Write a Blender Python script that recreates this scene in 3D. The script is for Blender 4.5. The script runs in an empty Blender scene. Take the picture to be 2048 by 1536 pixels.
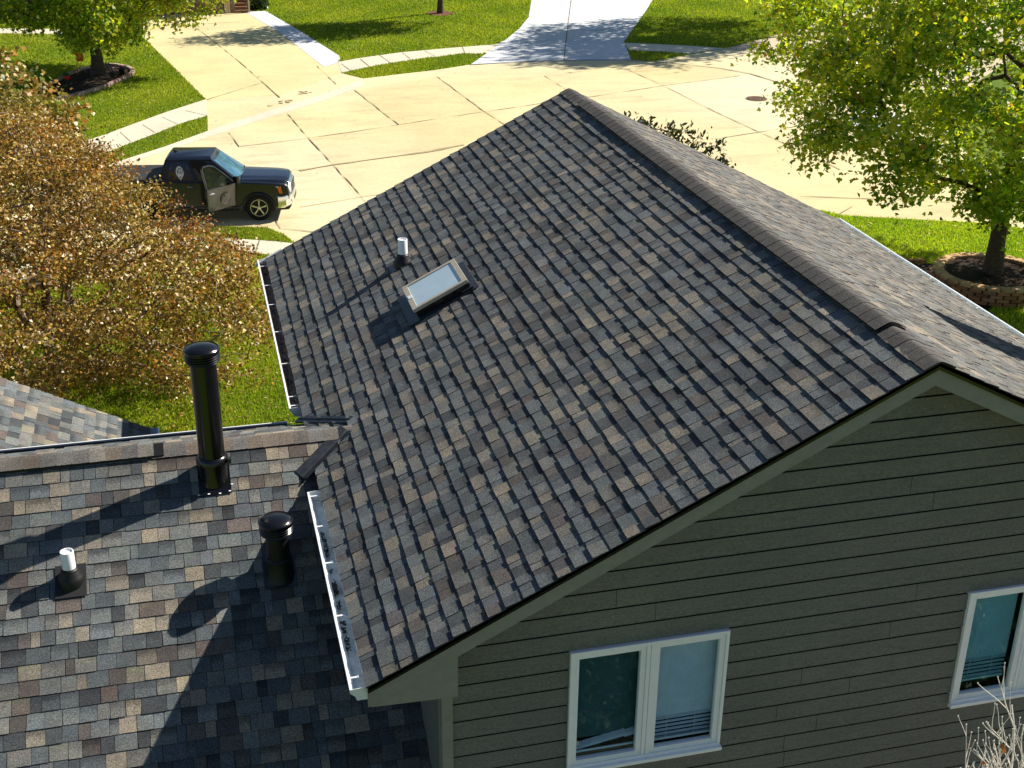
import bpy, bmesh, math, random
import numpy as np
from mathutils import Vector, Matrix
random.seed(7); RNG = np.random.default_rng(11)
scn = bpy.context.scene
COL = scn.collection
R = math.radians

# ------------------------------------------------------------------ helpers
def link(o, parent=None):
    COL.objects.link(o)
    if parent is not None: o.parent = parent
    return o

def tag(o, label=None, cat=None, group=None, kind=None):
    if label: o['label'] = label
    if cat: o['category'] = cat
    if group: o['group'] = group
    if kind: o['kind'] = kind
    return o

def empty(name, loc, label=None, cat=None, group=None, rz=0.0):
    o = bpy.data.objects.new(name, None); link(o)
    o.location = loc; o.rotation_euler = (0, 0, rz); o.empty_display_size = .2
    return tag(o, label, cat, group)

class MB:
    """collects verts / faces (with material slots, face colours, uvs) and links them as ONE mesh object"""
    def __init__(s):
        s.v = []; s.f = []; s.m = []; s.ca = []; s.cb = []; s.uv = []
    def face(s, pts, m=0, ca=None, cb=None, uv=None):
        i = len(s.v); s.v += [tuple(p) for p in pts]; s.f.append(tuple(range(i, i+len(pts)))); s.m.append(m)
        s.ca.append(ca or (.5,.5,.5)); s.cb.append(cb or ca or (.5,.5,.5))
        s.uv.append(uv or [(0,0)]*len(pts))
    def mesh(s, vs, fs, m=0, ca=None):
        i = len(s.v); s.v += [tuple(p) for p in vs]
        for f in fs:
            s.f.append(tuple(i+k for k in f)); s.m.append(m); s.ca.append(ca or (.5,.5,.5)); s.cb.append(ca or (.5,.5,.5)); s.uv.append([(0,0)]*len(f))
    def box(s, a, b, m=0, ca=None):
        x0,y0,z0 = a; x1,y1,z1 = b
        vs = [(x0,y0,z0),(x1,y0,z0),(x1,y1,z0),(x0,y1,z0),(x0,y0,z1),(x1,y0,z1),(x1,y1,z1),(x0,y1,z1)]
        s.mesh(vs, [(0,3,2,1),(4,5,6,7),(0,1,5,4),(1,2,6,5),(2,3,7,6),(3,0,4,7)], m, ca)
    def hexa(s, vs, m=0, ca=None):
        s.mesh(vs, [(0,3,2,1),(4,5,6,7),(0,1,5,4),(1,2,6,5),(2,3,7,6),(3,0,4,7)], m, ca)
    def prism(s, poly, axis, a, b, m=0, ca=None):
        """poly: 2d points; extruded along axis from a to b.  axis 'y': (x,z); 'x': (y,z); 'z': (x,y)"""
        def P(p, t): return {'y':(p[0],t,p[1]), 'x':(t,p[0],p[1]), 'z':(p[0],p[1],t)}[axis]
        n = len(poly); vs = [P(p,a) for p in poly]+[P(p,b) for p in poly]
        s.mesh(vs, [tuple(range(n))[::-1], tuple(range(n,2*n))]+[(i,(i+1)%n,n+(i+1)%n,n+i) for i in range(n)], m, ca)
    def tube(s, pts, rad, n=8, m=0, cap=True, ca=None):
        pts = [Vector(p) for p in pts]
        if not hasattr(rad, '__len__'): rad = [rad]*len(pts)
        rings = []; up = None
        for i, p in enumerate(pts):
            d = (pts[min(i+1,len(pts)-1)]-pts[max(i-1,0)]).normalized()
            if up is None or abs(up.dot(d)) > .95:
                up = Vector((0,0,1)) if abs(d.z) < .9 else Vector((1,0,0))
            a = d.cross(up).normalized(); b = a.cross(d).normalized(); up = b
            rings.append([p+(a*math.cos(2*math.pi*k/n)+b*math.sin(2*math.pi*k/n))*rad[i] for k in range(n)])
        vs = [q for r in rings for q in r]; fs = []
        for i in range(len(pts)-1):
            for k in range(n):
                fs.append((i*n+k, i*n+(k+1)%n, (i+1)*n+(k+1)%n, (i+1)*n+k))
        if cap: fs += [tuple(range(n))[::-1], tuple(range((len(pts)-1)*n, len(pts)*n))]
        s.mesh(vs, fs, m, ca)
    def lathe(s, c, prof, n=28, m=0, axis='z', ca=None):
        """prof: (radius, height) pairs"""
        vs = []
        for r, h in prof:
            for k in range(n):
                t = 2*math.pi*k/n
                if axis == 'z': vs.append((c[0]+r*math.cos(t), c[1]+r*math.sin(t), c[2]+h))
                elif axis == 'y': vs.append((c[0]+r*math.cos(t), c[1]+h, c[2]+r*math.sin(t)))
                else: vs.append((c[0]+h, c[1]+r*math.cos(t), c[2]+r*math.sin(t)))
        fs = [(i*n+k, i*n+(k+1)%n, (i+1)*n+(k+1)%n, (i+1)*n+k) for i in range(len(prof)-1) for k in range(n)]
        fs += [tuple(range(n))[::-1], tuple(range((len(prof)-1)*n, len(prof)*n))]
        s.mesh(vs, fs, m, ca)
    def build(s, name, mats, parent=None, smooth=False, bevel=0, at=None, attrs=False):
        me = bpy.data.meshes.new(name)
        v = s.v
        if at is not None: v = [(p[0]-at[0], p[1]-at[1], p[2]-at[2]) for p in v]
        me.from_pydata(v, [], s.f)
        if not isinstance(mats, (list, tuple)): mats = [mats]
        for mt in mats: me.materials.append(mt)
        me.polygons.foreach_set('material_index', s.m)
        if attrs:
            a = me.attributes.new('ca', 'FLOAT_COLOR', 'FACE'); a.data.foreach_set('color', [x for c in s.ca for x in (*c, 1)])
            a = me.attributes.new('cb', 'FLOAT_COLOR', 'FACE'); a.data.foreach_set('color', [x for c in s.cb for x in (*c, 1)])
            u = me.uv_layers.new(name='UVMap'); u.data.foreach_set('uv', [x for f in s.uv for p in f for x in p])
        bm = bmesh.new(); bm.from_mesh(me); bmesh.ops.recalc_face_normals(bm, faces=bm.faces); bm.to_mesh(me); bm.free()
        if smooth: me.polygons.foreach_set('use_smooth', [True]*len(me.polygons))
        me.update()
        o = bpy.data.objects.new(name, me); link(o, parent)
        if at is not None and parent is None: o.location = at
        if bevel:
            b = o.modifiers.new('b', 'BEVEL'); b.width = bevel; b.segments = 2; b.limit_method = 'ANGLE'; b.angle_limit = R(35)
        if smooth:
            try:
                me.set_sharp_from_angle(angle=R(38))
            except Exception: pass
        return o

def raw_mesh(name, verts, faces_n, mats, parent=None, cols=None, smooth=False):
    """verts (N,3) array, consecutive faces_n verts per face; cols (F,3)"""
    me = bpy.data.meshes.new(name); n = len(verts); nf = n//faces_n
    me.vertices.add(n); me.vertices.foreach_set('co', np.asarray(verts, np.float32).ravel())
    me.loops.add(n); me.loops.foreach_set('vertex_index', np.arange(n, dtype=np.int32))
    me.polygons.add(nf); me.polygons.foreach_set('loop_start', np.arange(0, n, faces_n, dtype=np.int32))
    if cols is not None:
        a = me.attributes.new('ca', 'FLOAT_COLOR', 'FACE')
        c = np.ones((nf,4), np.float32); c[:,:3] = cols; a.data.foreach_set('color', c.ravel())
    for mt in (mats if isinstance(mats,(list,tuple)) else [mats]): me.materials.append(mt)
    me.update(calc_edges=True); me.validate()
    o = bpy.data.objects.new(name, me); link(o, parent); return o

# ------------------------------------------------------------------ materials
def nodes(name):
    m = bpy.data.materials.new(name); m.use_nodes = True
    nt = m.node_tree; b = nt.nodes['Principled BSDF']; return m, nt, b
def N(nt, t, **kw):
    n = nt.nodes.new(t)
    for k, v in kw.items():
        if k in n.inputs.keys() if hasattr(n.inputs,'keys') else False: n.inputs[k].default_value = v
        else: setattr(n, k, v)
    return n
def ramp(nt, src, stops, interp='LINEAR'):
    r = nt.nodes.new('ShaderNodeValToRGB'); r.color_ramp.interpolation = interp
    e = r.color_ramp.elements
    while len(e) > 1: e.remove(e[-1])
    e[0].position = stops[0][0]; e[0].color = (*stops[0][1], 1)
    for p, c in stops[1:]:
        x = e.new(p); x.color = (*c, 1)
    nt.links.new(src, r.inputs[0]); return r.outputs[0]
def noise(nt, scale, detail=3, rough=.6, co='Object', vec=None, stretch=None):
    n = nt.nodes.new('ShaderNodeTexNoise'); n.inputs['Scale'].default_value = scale
    n.inputs['Detail'].default_value = detail; n.inputs['Roughness'].default_value = rough
    if vec is None:
        tc = nt.nodes.new('ShaderNodeTexCoord'); vec = tc.outputs[co]
    if stretch:
        mp = nt.nodes.new('ShaderNodeMapping'); mp.inputs['Scale'].default_value = stretch[0]; mp.inputs['Rotation'].default_value = stretch[1]
        nt.links.new(vec, mp.inputs[0]); vec = mp.outputs[0]
    nt.links.new(vec, n.inputs['Vector']); return n.outputs['Fac']
def mix(nt, fac, a, b, mode='MIX'):
    m = nt.nodes.new('ShaderNodeMix'); m.data_type = 'RGBA'; m.blend_type = mode
    for sock, val in ((m.inputs[0], fac), (m.inputs[6], a), (m.inputs[7], b)):
        if isinstance(val, (int, float)): sock.default_value = val
        elif isinstance(val, tuple): sock.default_value = (*val, 1)
        else: nt.links.new(val, sock)
    return m.outputs[2]
def math_(nt, op, a, b=None, c=None):
    m = nt.nodes.new('ShaderNodeMath'); m.operation = op
    for i, v in enumerate((a, b, c)):
        if v is None: continue
        if isinstance(v, (int, float)): m.inputs[i].default_value = v
        else: nt.links.new(v, m.inputs[i])
    return m.outputs[0]
def bump(nt, b, h, strength=.3, dist=.01):
    n = nt.nodes.new('ShaderNodeBump'); n.inputs['Strength'].default_value = strength; n.inputs['Distance'].default_value = dist
    nt.links.new(h, n.inputs['Height']); nt.links.new(n.outputs[0], b.inputs['Normal'])
def simple(name, col, rough=.6, metal=0, spec=.5, var=.0, vscale=20, coat=0, bumpy=0, bscale=200):
    m, nt, b = nodes(name)
    b.inputs['Roughness'].default_value = rough; b.inputs['Metallic'].default_value = metal
    b.inputs['Specular IOR Level'].default_value = spec; b.inputs['Coat Weight'].default_value = coat; b.inputs['Coat Roughness'].default_value = .05
    if var:
        f = noise(nt, vscale, 5, .65)
        c = ramp(nt, f, [(.3, tuple(x*(1-var) for x in col)), (.7, tuple(min(1,x*(1+var)) for x in col))])
        nt.links.new(c, b.inputs['Base Color'])
    else: b.inputs['Base Color'].default_value = (*col, 1)
    if bumpy: bump(nt, b, noise(nt, bscale, 3), bumpy, .004)
    return m

M = {}
# --- shingles: colour of each tab from face attributes, granule speckle, darker pigment blend at the head of some tabs
def shingle_mat(name='asphalt_shingle', k=1.0):
    m, nt, b = nodes(name)
    A = nt.nodes.new('ShaderNodeAttribute'); A.attribute_name = 'ca'
    B = nt.nodes.new('ShaderNodeAttribute'); B.attribute_name = 'cb'
    uv = nt.nodes.new('ShaderNodeUVMap'); uv.uv_map = 'UVMap'
    sx = nt.nodes.new('ShaderNodeSeparateXYZ'); nt.links.new(uv.outputs[0], sx.inputs[0])
    g1 = noise(nt, 75, 3, .7); g2 = noise(nt, 105, 5, .85); g3 = noise(nt, 6, 4, .6)
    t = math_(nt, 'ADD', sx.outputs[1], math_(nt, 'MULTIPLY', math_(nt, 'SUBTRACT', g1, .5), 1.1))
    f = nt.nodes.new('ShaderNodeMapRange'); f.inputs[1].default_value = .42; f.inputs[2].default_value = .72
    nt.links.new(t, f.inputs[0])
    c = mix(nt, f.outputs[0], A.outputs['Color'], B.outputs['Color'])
    sp = ramp(nt, g2, [(.34, (.27,.27,.29)), (.5, (.93,.93,.93)), (.64, (2.2,2.17,2.12))])
    c = mix(nt, 1.0, c, sp, 'MULTIPLY')
    big = ramp(nt, g3, [(.25, (.78*k,.78*k,.8*k)), (.75, (1.18*k,1.16*k,1.14*k))])
    c = mix(nt, 1.0, c, big, 'MULTIPLY')
    nt.links.new(c, b.inputs['Base Color']); b.inputs['Roughness'].default_value = .88; b.inputs['Specular IOR Level'].default_value = .25
    bump(nt, b, g2, .5, .004); return m
M['shingle'] = shingle_mat()
M['felt'] = simple('roof_felt', (.015,.015,.017), .95)
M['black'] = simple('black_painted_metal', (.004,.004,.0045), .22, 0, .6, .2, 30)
M['black_plastic'] = simple('black_plastic', (.005,.005,.0055), .5, 0, .4, .3, 15)
M['flash'] = simple('dark_flashing_metal', (.05,.055,.065), .35, .6, .5, .35, 14)
M['pvc'] = simple('white_pvc', (.86,.86,.88), .35, 0, .5, .04, 40)
M['gutter'] = simple('white_gutter_aluminium', (.72,.74,.76), .35, 0, .5, .12, 6)
M['gutter_in'] = simple('gutter_inside_dusty', (.60,.66,.68), .5, 0, .5, .25, 9)
M['gutter_muck'] = simple('gutter_inside_brown_silt', (.20,.125,.075), .4, 0, .5, .6, 7)
def siding_mat():
    m, nt, b = nodes('grey_green_siding')
    f = noise(nt, 6, 5, .65, stretch=((1,1,8),(0,0,0))); g = noise(nt, 95, 4, .8, stretch=((.45,1,1),(0,0,0))); dt = noise(nt, .9, 5, .65)
    c = ramp(nt, f, [(.3, (.136,.132,.120)), (.7, (.170,.165,.149))])
    c = mix(nt, 1.0, c, ramp(nt, g, [(.33, (.66,.66,.66)), (.67, (1.34,1.34,1.34))]), 'MULTIPLY')
    c = mix(nt, 1.0, c, ramp(nt, dt, [(.3, (.84,.85,.86)), (.7, (1.12,1.10,1.06))]), 'MULTIPLY')
    nt.links.new(c, b.inputs['Base Color']); b.inputs['Roughness'].default_value = .75; bump(nt, b, g, .35, .003); return m
M['siding'] = siding_mat()
M['trim'] = simple('grey_green_trim_paint', (.245,.232,.205), .6, 0, .4, .10, 9, bumpy=.2, bscale=120)
M['white'] = simple('white_vinyl_frame', (.90,.885,.91), .35, 0, .5, .03, 12)
M['tan_frame'] = simple('tan_skylight_frame', (.50,.43,.33), .45, .1, .5, .15, 18)
def glass_mat(name, tint=(.9,.95,.95), k=1.0):
    m = bpy.data.materials.new(name); m.use_nodes = True; nt = m.node_tree
    for n in list(nt.nodes): nt.nodes.remove(n)
    o = nt.nodes.new('ShaderNodeOutputMaterial'); t = nt.nodes.new('ShaderNodeBsdfTransparent'); g = nt.nodes.new('ShaderNodeBsdfGlossy')
    t.inputs[0].default_value = (*tint,1); g.inputs['Roughness'].default_value = .01; g.inputs[0].default_value = (1,1,1,1)
    fr = nt.nodes.new('ShaderNodeFresnel'); fr.inputs[0].default_value = 1.55
    gm = nt.nodes.new('ShaderNodeNewGeometry'); mm = math_(nt, 'MULTIPLY', fr.outputs[0], k); mm2 = math_(nt, 'MULTIPLY', math_(nt, 'MINIMUM', mm, 1.0), math_(nt, 'SUBTRACT', 1.0, gm.outputs['Backfacing']))
    x = nt.nodes.new('ShaderNodeMixShader'); nt.links.new(mm2, x.inputs[0]); nt.links.new(t.outputs[0], x.inputs[1]); nt.links.new(g.outputs[0], x.inputs[2])
    nt.links.new(x.outputs[0], o.inputs[0]); return m
M['glass'] = glass_mat('window_glass')
M['car_glass'] = glass_mat('car_glass', (.35,.42,.42), 1.3)
M['blind'] = simple('pale_blue_blind_slats', (.74,.82,.86), .5, 0, .5, .08, 10)
M['blind_teal'] = simple('teal_blind_slats', (.28,.56,.57), .5, 0, .5, .08, 10)
M['room'] = simple('dark_room_interior', (.010,.018,.022), .9)
M['blind_dark'] = simple('dark_green_blind_slats', (.05,.13,.125), .6, 0, .4, .2, 6)
M['wood_sill'] = simple('varnished_wood_sill', (.36,.22,.10), .45, 0, .5, .3, 12)
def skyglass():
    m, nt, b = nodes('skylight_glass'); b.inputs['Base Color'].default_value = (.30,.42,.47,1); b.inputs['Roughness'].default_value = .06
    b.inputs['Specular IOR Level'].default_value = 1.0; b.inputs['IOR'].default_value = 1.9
    c = ramp(nt, noise(nt, 3.0, 4, .6), [(.35,(.46,.60,.66)),(.7,(.56,.68,.72))]); nt.links.new(c, b.inputs['Base Color']); return m  # pale blue base stands in for the mirrored sky
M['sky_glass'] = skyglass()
# --- ground
def grass_base():
    m, nt, b = nodes('lawn_soil_and_grass')
    a = noise(nt, .22, 4, .6); c2 = noise(nt, 9, 5, .7)
    c = ramp(nt, a, [(.3,(.085,.145,.014)),(.7,(.16,.22,.022))])
    c = mix(nt, 1.0, c, ramp(nt, c2, [(.25,(.45,.5,.4)),(.75,(1.35,1.3,1.2))]), 'MULTIPLY')
    nt.links.new(c, b.inputs['Base Color']); b.inputs['Roughness'].default_value = .9; b.inputs['Specular IOR Level'].default_value = .1; return m
M['lawn'] = grass_base()
def blade_mat():
    m, nt, b = nodes('grass_blades')
    A = nt.nodes.new('ShaderNodeAttribute'); A.attribute_name = 'ca'
    nt.links.new(A.outputs['Color'], b.inputs['Base Color']); b.inputs['Roughness'].default_value = .6; b.inputs['Specular IOR Level'].default_value = .25
    tr = nt.nodes.new('ShaderNodeBsdfTranslucent'); nt.links.new(mix(nt, 1.0, A.outputs['Color'], (1.3,1.5,.6), 'MULTIPLY'), tr.inputs[0])
    x = nt.nodes.new('ShaderNodeMixShader'); x.inputs[0].default_value = .35
    o = nt.nodes['Material Output']; nt.links.new(b.outputs[0], x.inputs[1]); nt.links.new(tr.outputs[0], x.inputs[2]); nt.links.new(x.outputs[0], o.inputs[0]); return m
M['blade'] = blade_mat()
def leaf_mat(name, rough=.4, spec=.5, trans=.4, tint=(1.5,1.5,.6)):
    m, nt, b = nodes(name)
    A = nt.nodes.new('ShaderNodeAttribute'); A.attribute_name = 'ca'
    nt.links.new(A.outputs['Color'], b.inputs['Base Color']); b.inputs['Roughness'].default_value = rough; b.inputs['Specular IOR Level'].default_value = spec
    tr = nt.nodes.new('ShaderNodeBsdfTranslucent'); nt.links.new(mix(nt, 1.0, A.outputs['Color'], tint, 'MULTIPLY'), tr.inputs[0])
    x = nt.nodes.new('ShaderNodeMixShader'); x.inputs[0].default_value = trans
    o = nt.nodes['Material Output']; nt.links.new(b.outputs[0], x.inputs[1]); nt.links.new(tr.outputs[0], x.inputs[2]); nt.links.new(x.outputs[0], o.inputs[0]); return m
M['leaf'] = leaf_mat('maple_leaf', .38, .55, .52, (1.6,1.6,.5)); M['leaf_dry'] = leaf_mat('autumn_leaf', .42, .5, .22, (1.3,1.2,.7)); M['leaf_dark'] = leaf_mat('dark_leaf', .4, .5, .2)
M['bark'] = simple('tree_bark', (.085,.062,.045), .9, 0, .2, .5, 14, bumpy=.8, bscale=25)
M['twig'] = simple('brown_twig_bark', (.21,.155,.10), .7, 0, .4, .4, 9)
M['twig_pale'] = simple('pale_bare_twig_bark', (.84,.78,.70), .6, 0, .4, .2, 20)
def concrete(name, col, stain, streak=True, k=1.0):
    m, nt, b = nodes(name)
    a = noise(nt, .35, 5, .62); d = noise(nt, 5, 5, .7); e = noise(nt, .55, 5, .65, stretch=((.35,1.7,1),(0,0,R(-20))))
    c = ramp(nt, a, [(.28, tuple(x*.84 for x in col)), (.55, col), (.8, tuple(min(.9,x*1.06) for x in col))])
    lf = noise(nt, .045, 2, .5)
    e2 = noise(nt, .9, 6, .7, stretch=((.5,1.3,1),(0,0,R(-8)))); e3 = noise(nt, .16, 3, .55)
    c = mix(nt, ramp(nt, lf, [(.40,(0,0,0)),(.62,(.55,.55,.55))]), c, tuple(min(.86,x*y) for x, y in zip(col,(1.06,1.14,1.55))) if streak and k >= 1 else col)
    c = mix(nt, 1.0, c, ramp(nt, d, [(.3,(.90,.90,.89)),(.7,(1.06,1.06,1.05))]), 'MULTIPLY')
    if streak: c = mix(nt, math_(nt, 'MULTIPLY', ramp(nt, e2, [(.46,(0,0,0)),(.72,(1,1,1))]), ramp(nt, e3, [(.48,(0,0,0)),(.66,(.55*k,.55*k,.55*k))])), c, tuple(x*.48 for x in (col[0]*.9, col[1], col[2]*1.25)))
    if streak: c = mix(nt, ramp(nt, e, [(.57,(0,0,0)),(.76,(.62*k,.62*k,.62*k))]), c, stain)
    nt.links.new(c, b.inputs['Base Color']); b.inputs['Roughness'].default_value = .85; b.inputs['Specular IOR Level'].default_value = .25
    bump(nt, b, d, .1, .01); return m
M['street'] = concrete('old_cream_concrete', (.63,.545,.305), (.35,.27,.15), k=1.0)
M['drive'] = concrete('cream_driveway_concrete', (.63,.55,.30), (.45,.36,.22), k=.7)
M['walk'] = concrete('pale_sidewalk_concrete', (.62,.57,.45), (.44,.40,.30), k=.6)
M['new'] = concrete('new_grey_white_concrete', (.60,.63,.67), (.46,.5,.54), k=.6)
M['pinkish'] = concrete('worn_pinkish_concrete', (.54,.45,.32), (.36,.29,.20), k=.9)
M['joint'] = simple('dirty_concrete_joint', (.19,.15,.085), .9, 0, .2, .5, 1.5)
M['tar'] = simple('grey_tyre_marks', (.36,.29,.17), .9, 0, .2, .2, .8)
M['mulch'] = simple('dark_bark_mulch', (.028,.017,.012), .95, 0, .2, .7, 25, bumpy=1.0, bscale=30)
M['mulch_brown'] = simple('brown_bark_chips', (.16,.095,.05), .9, 0, .2, .5, 40)
def block_mat(name, a, bb):
    m, nt, b = nodes(name)
    A = nt.nodes.new('ShaderNodeAttribute'); A.attribute_name = 'ca'
    c = mix(nt, 1.0, A.outputs['Color'], ramp(nt, noise(nt, 14, 5, .7), [(.3,(.7,.7,.7)),(.7,(1.2,1.2,1.2))]), 'MULTIPLY')
    nt.links.new(c, b.inputs['Base Color']); b.inputs['Roughness'].default_value = .9; bump(nt, b, noise(nt, 40, 4), .6, .01); return m
M['block'] = block_mat('retaining_wall_block', None, None)
# ------------------------------------------------------------------ camera, sky, sun
cam = bpy.data.cameras.new('camera'); cam.sensor_width = 36; cam.sensor_fit = 'HORIZONTAL'; cam.lens = 2579.675/2048*36
cam.clip_start = .1; cam.clip_end = 2000
co = bpy.data.objects.new('camera', cam); link(co)
F_ = (0.22487888534988662, 0.8793184914798027, -0.4197957568454886); X_ = (0.9698271790732808, -0.2436186025951211, 0.009231424611781343); U_ = (0.09415269329421809, 0.409205287125282, 0.9075716519009175)
mt = Matrix(((X_[0],U_[0],-F_[0],-5.071),(X_[1],U_[1],-F_[1],-7.453),(X_[2],U_[2],-F_[2],13.009),(0,0,0,1)))
co.matrix_world = mt; scn.camera = co
SUN_AZ, SUN_EL = 17.0, 39.0            # azimuth counter-clockwise from +x
w = bpy.data.worlds.new('World'); scn.world = w; w.use_nodes = True
nt = w.node_tree; sky = nt.nodes.new('ShaderNodeTexSky'); sky.sky_type = 'NISHITA'; sky.sun_disc = False
sky.sun_elevation = R(SUN_EL); sky.sun_rotation = R(90-SUN_AZ); sky.air_density = 1.0; sky.dust_density = .4; sky.ozone_density = 2.5
nt.links.new(sky.outputs[0], nt.nodes['Background'].inputs[0]); nt.nodes['Background'].inputs[1].default_value = .052
sl = bpy.data.lights.new('sun', 'SUN'); sl.energy = 5.0; sl.angle = R(.53); sl.color = (1.0, .925, .80)
so = bpy.data.objects.new('sun', sl); link(so); so.location = (60, 20, 60)
sd = Vector((math.cos(R(SUN_EL))*math.cos(R(SUN_AZ)), math.cos(R(SUN_EL))*math.sin(R(SUN_AZ)), math.sin(R(SUN_EL))))
so.rotation_euler = sd.to_track_quat('Z', 'Y').to_euler()
scn.view_settings.view_transform = 'Standard'; scn.view_settings.look = 'None'; scn.view_settings.exposure = .82; scn.view_settings.gamma = 1

# ------------------------------------------------------------------ the house
HB = Vector((0, 4.7, 0))
house = empty('house', HB, 'grey green lap sided house with shingle roofs, white gutters and vent pipes, in the foreground', 'house')
HINV = Matrix.Translation(HB).inverted()
def hp(mb, name, mats, parent=None, **kw):
    """a part of the house (parent None) or a sub-part of a part; meshes are in world coordinates"""
    o = mb.build(name, mats, parent or house, **kw)
    if parent is None: o.matrix_parent_inverse = HINV
    return o
def hempty(name, loc):
    o = bpy.data.objects.new(name, None); link(o, house); o.matrix_parent_inverse = HINV; o.location = (0,0,0); o.empty_display_size = .1
    return o

H = 9.3; TT = .50302; W = 4.2157; L = 9.43; E_ = .143
CT, ST = math.cos(math.atan(TT)), math.sin(math.atan(TT))
PAL = [((.050,.056,.061),3.2), ((.088,.102,.110),5), ((.118,.130,.129),5.5), ((.145,.148,.138),5.5), ((.235,.205,.158),2.8), ((.185,.168,.137),3.6), ((.104,.088,.079),1.8), ((.076,.070,.067),1.8), ((.104,.121,.129),4), ((.066,.078,.086),3)]
PC = [p for p, _ in PAL]; PW = [x for _, x in PAL]
def tabcol(tan=1.0):
    c = random.choices(PC, PW)[0]; j = random.uniform(.86, 1.14)
    return tuple(x*j for x in c)
def shingles(name, fn, u0, u1, ns, sstart=0.0, parent=None, clip=None, hi=.012, lo=.007, wr=(.075,.225), mat='shingle', dull=0.0, mean=(.128,.118,.102)):
    """fn(u, s, h) -> point; courses run along u, s climbs the slope"""
    mb = MB()
    for k in range(ns):
        s0 = sstart+k*E_; s1 = s0+E_+.004
        u = u0; tooth = random.random() < .5; prev = None; drift = random.uniform(.9,1.1)
        while u < u1-.002:
            wd = random.uniform(*wr) if tooth else random.uniform(wr[0]*.7, wr[1]*.85)
            if u1-(u+wd) < .05: wd = u1-u
            ue = min(u+wd, u1)
            if clip is None or clip((u+ue)/2, (s0+s1)/2):
                hb = (hi if tooth else lo)+random.uniform(-.0015,.0015); ht = .0015
                sb = s0+random.uniform(-.003,.003)+(0 if tooth else .002)
                ca = tabcol(); 
                if prev is not None and sum(abs(a-b) for a, b in zip(ca, prev)) < .02: ca = tabcol()
                prev = ca
                drift = min(1.16, max(.84, drift+random.uniform(-.06,.06))); ca = tuple((x*(1-dull)+m_*dull)*drift for x, m_ in zip(ca, mean))
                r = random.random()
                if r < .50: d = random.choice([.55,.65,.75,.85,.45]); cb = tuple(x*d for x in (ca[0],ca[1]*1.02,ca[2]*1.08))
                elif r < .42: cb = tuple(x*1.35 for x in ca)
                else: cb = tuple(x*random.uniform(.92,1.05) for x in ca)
                g = .0022; a, b = u+g, ue-g; ja = random.uniform(-.004,.004)
                vs = [fn(a+ja,sb,0), fn(b,sb,0), fn(b,s1,-.004), fn(a,s1,-.004), fn(a+ja,sb,hb), fn(b,sb,hb), fn(b,s1,ht), fn(a,s1,ht)]
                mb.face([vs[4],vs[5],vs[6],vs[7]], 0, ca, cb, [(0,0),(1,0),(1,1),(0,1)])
                dk = tuple(x*.35 for x in ca)  # butt and side faces darkened to paint shade at the course steps
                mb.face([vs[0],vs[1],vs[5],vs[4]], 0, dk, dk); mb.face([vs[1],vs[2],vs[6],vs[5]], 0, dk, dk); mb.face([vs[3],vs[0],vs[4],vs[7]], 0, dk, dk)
            u = ue; tooth = (not tooth) if random.random() < .78 else tooth
    return hp(mb, name, [M[mat]], parent, attrs=True)

def slope_sheet(name, fn, u0, u1, s0, s1, th, mat, parent):
    mb = MB(); mb.hexa([fn(u0,s0,-th),fn(u1,s0,-th),fn(u1,s1,-th),fn(u0,s1,-th),fn(u0,s0,-.006),fn(u1,s0,-.006),fn(u1,s1,-.006),fn(u0,s1,-.006)])
    return hp(mb, name, [mat], parent)

# main roof: left slope (u = y, s climbs from the left eave to the ridge) and right slope
def fL(u, s, h): return (-W+s*CT-h*ST, u, H-W*TT+s*ST+h*CT)
def fR(u, s, h): return (W-s*CT+h*ST, u, H-W*TT+s*ST+h*CT)
NS = 33
rl = shingles('roof_slope', fL, -.02, L, NS, hi=.015, lo=.0095, dull=.36, mean=(.080,.087,.090))
slope_sheet('roof_deck', fL, -.012, L-.01, .012, NS*E_, .03, M['felt'], rl)
rr = shingles('roof_slope', fR, -.02, L, NS, dull=.42, mean=(.120,.108,.092))
slope_sheet('roof_deck', fR, -.012, L-.01, .012, NS*E_, .03, M['felt'], rr)
# swept far foot of the left slope: metal apron closing the gutter end
mb = MB(); mb.hexa([fL(L-.03,-.16,-.03),fL(L+.03,-.16,-.03),fL(L+.03,.25,-.02),fL(L-.03,.25,-.02),fL(L-.03,-.16,.005),fL(L+.03,-.16,.005),fL(L+.03,.25,.012),fL(L-.03,.25,.012)]); hp(mb,'drip_edge',[M['gutter']],rl)

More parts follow.
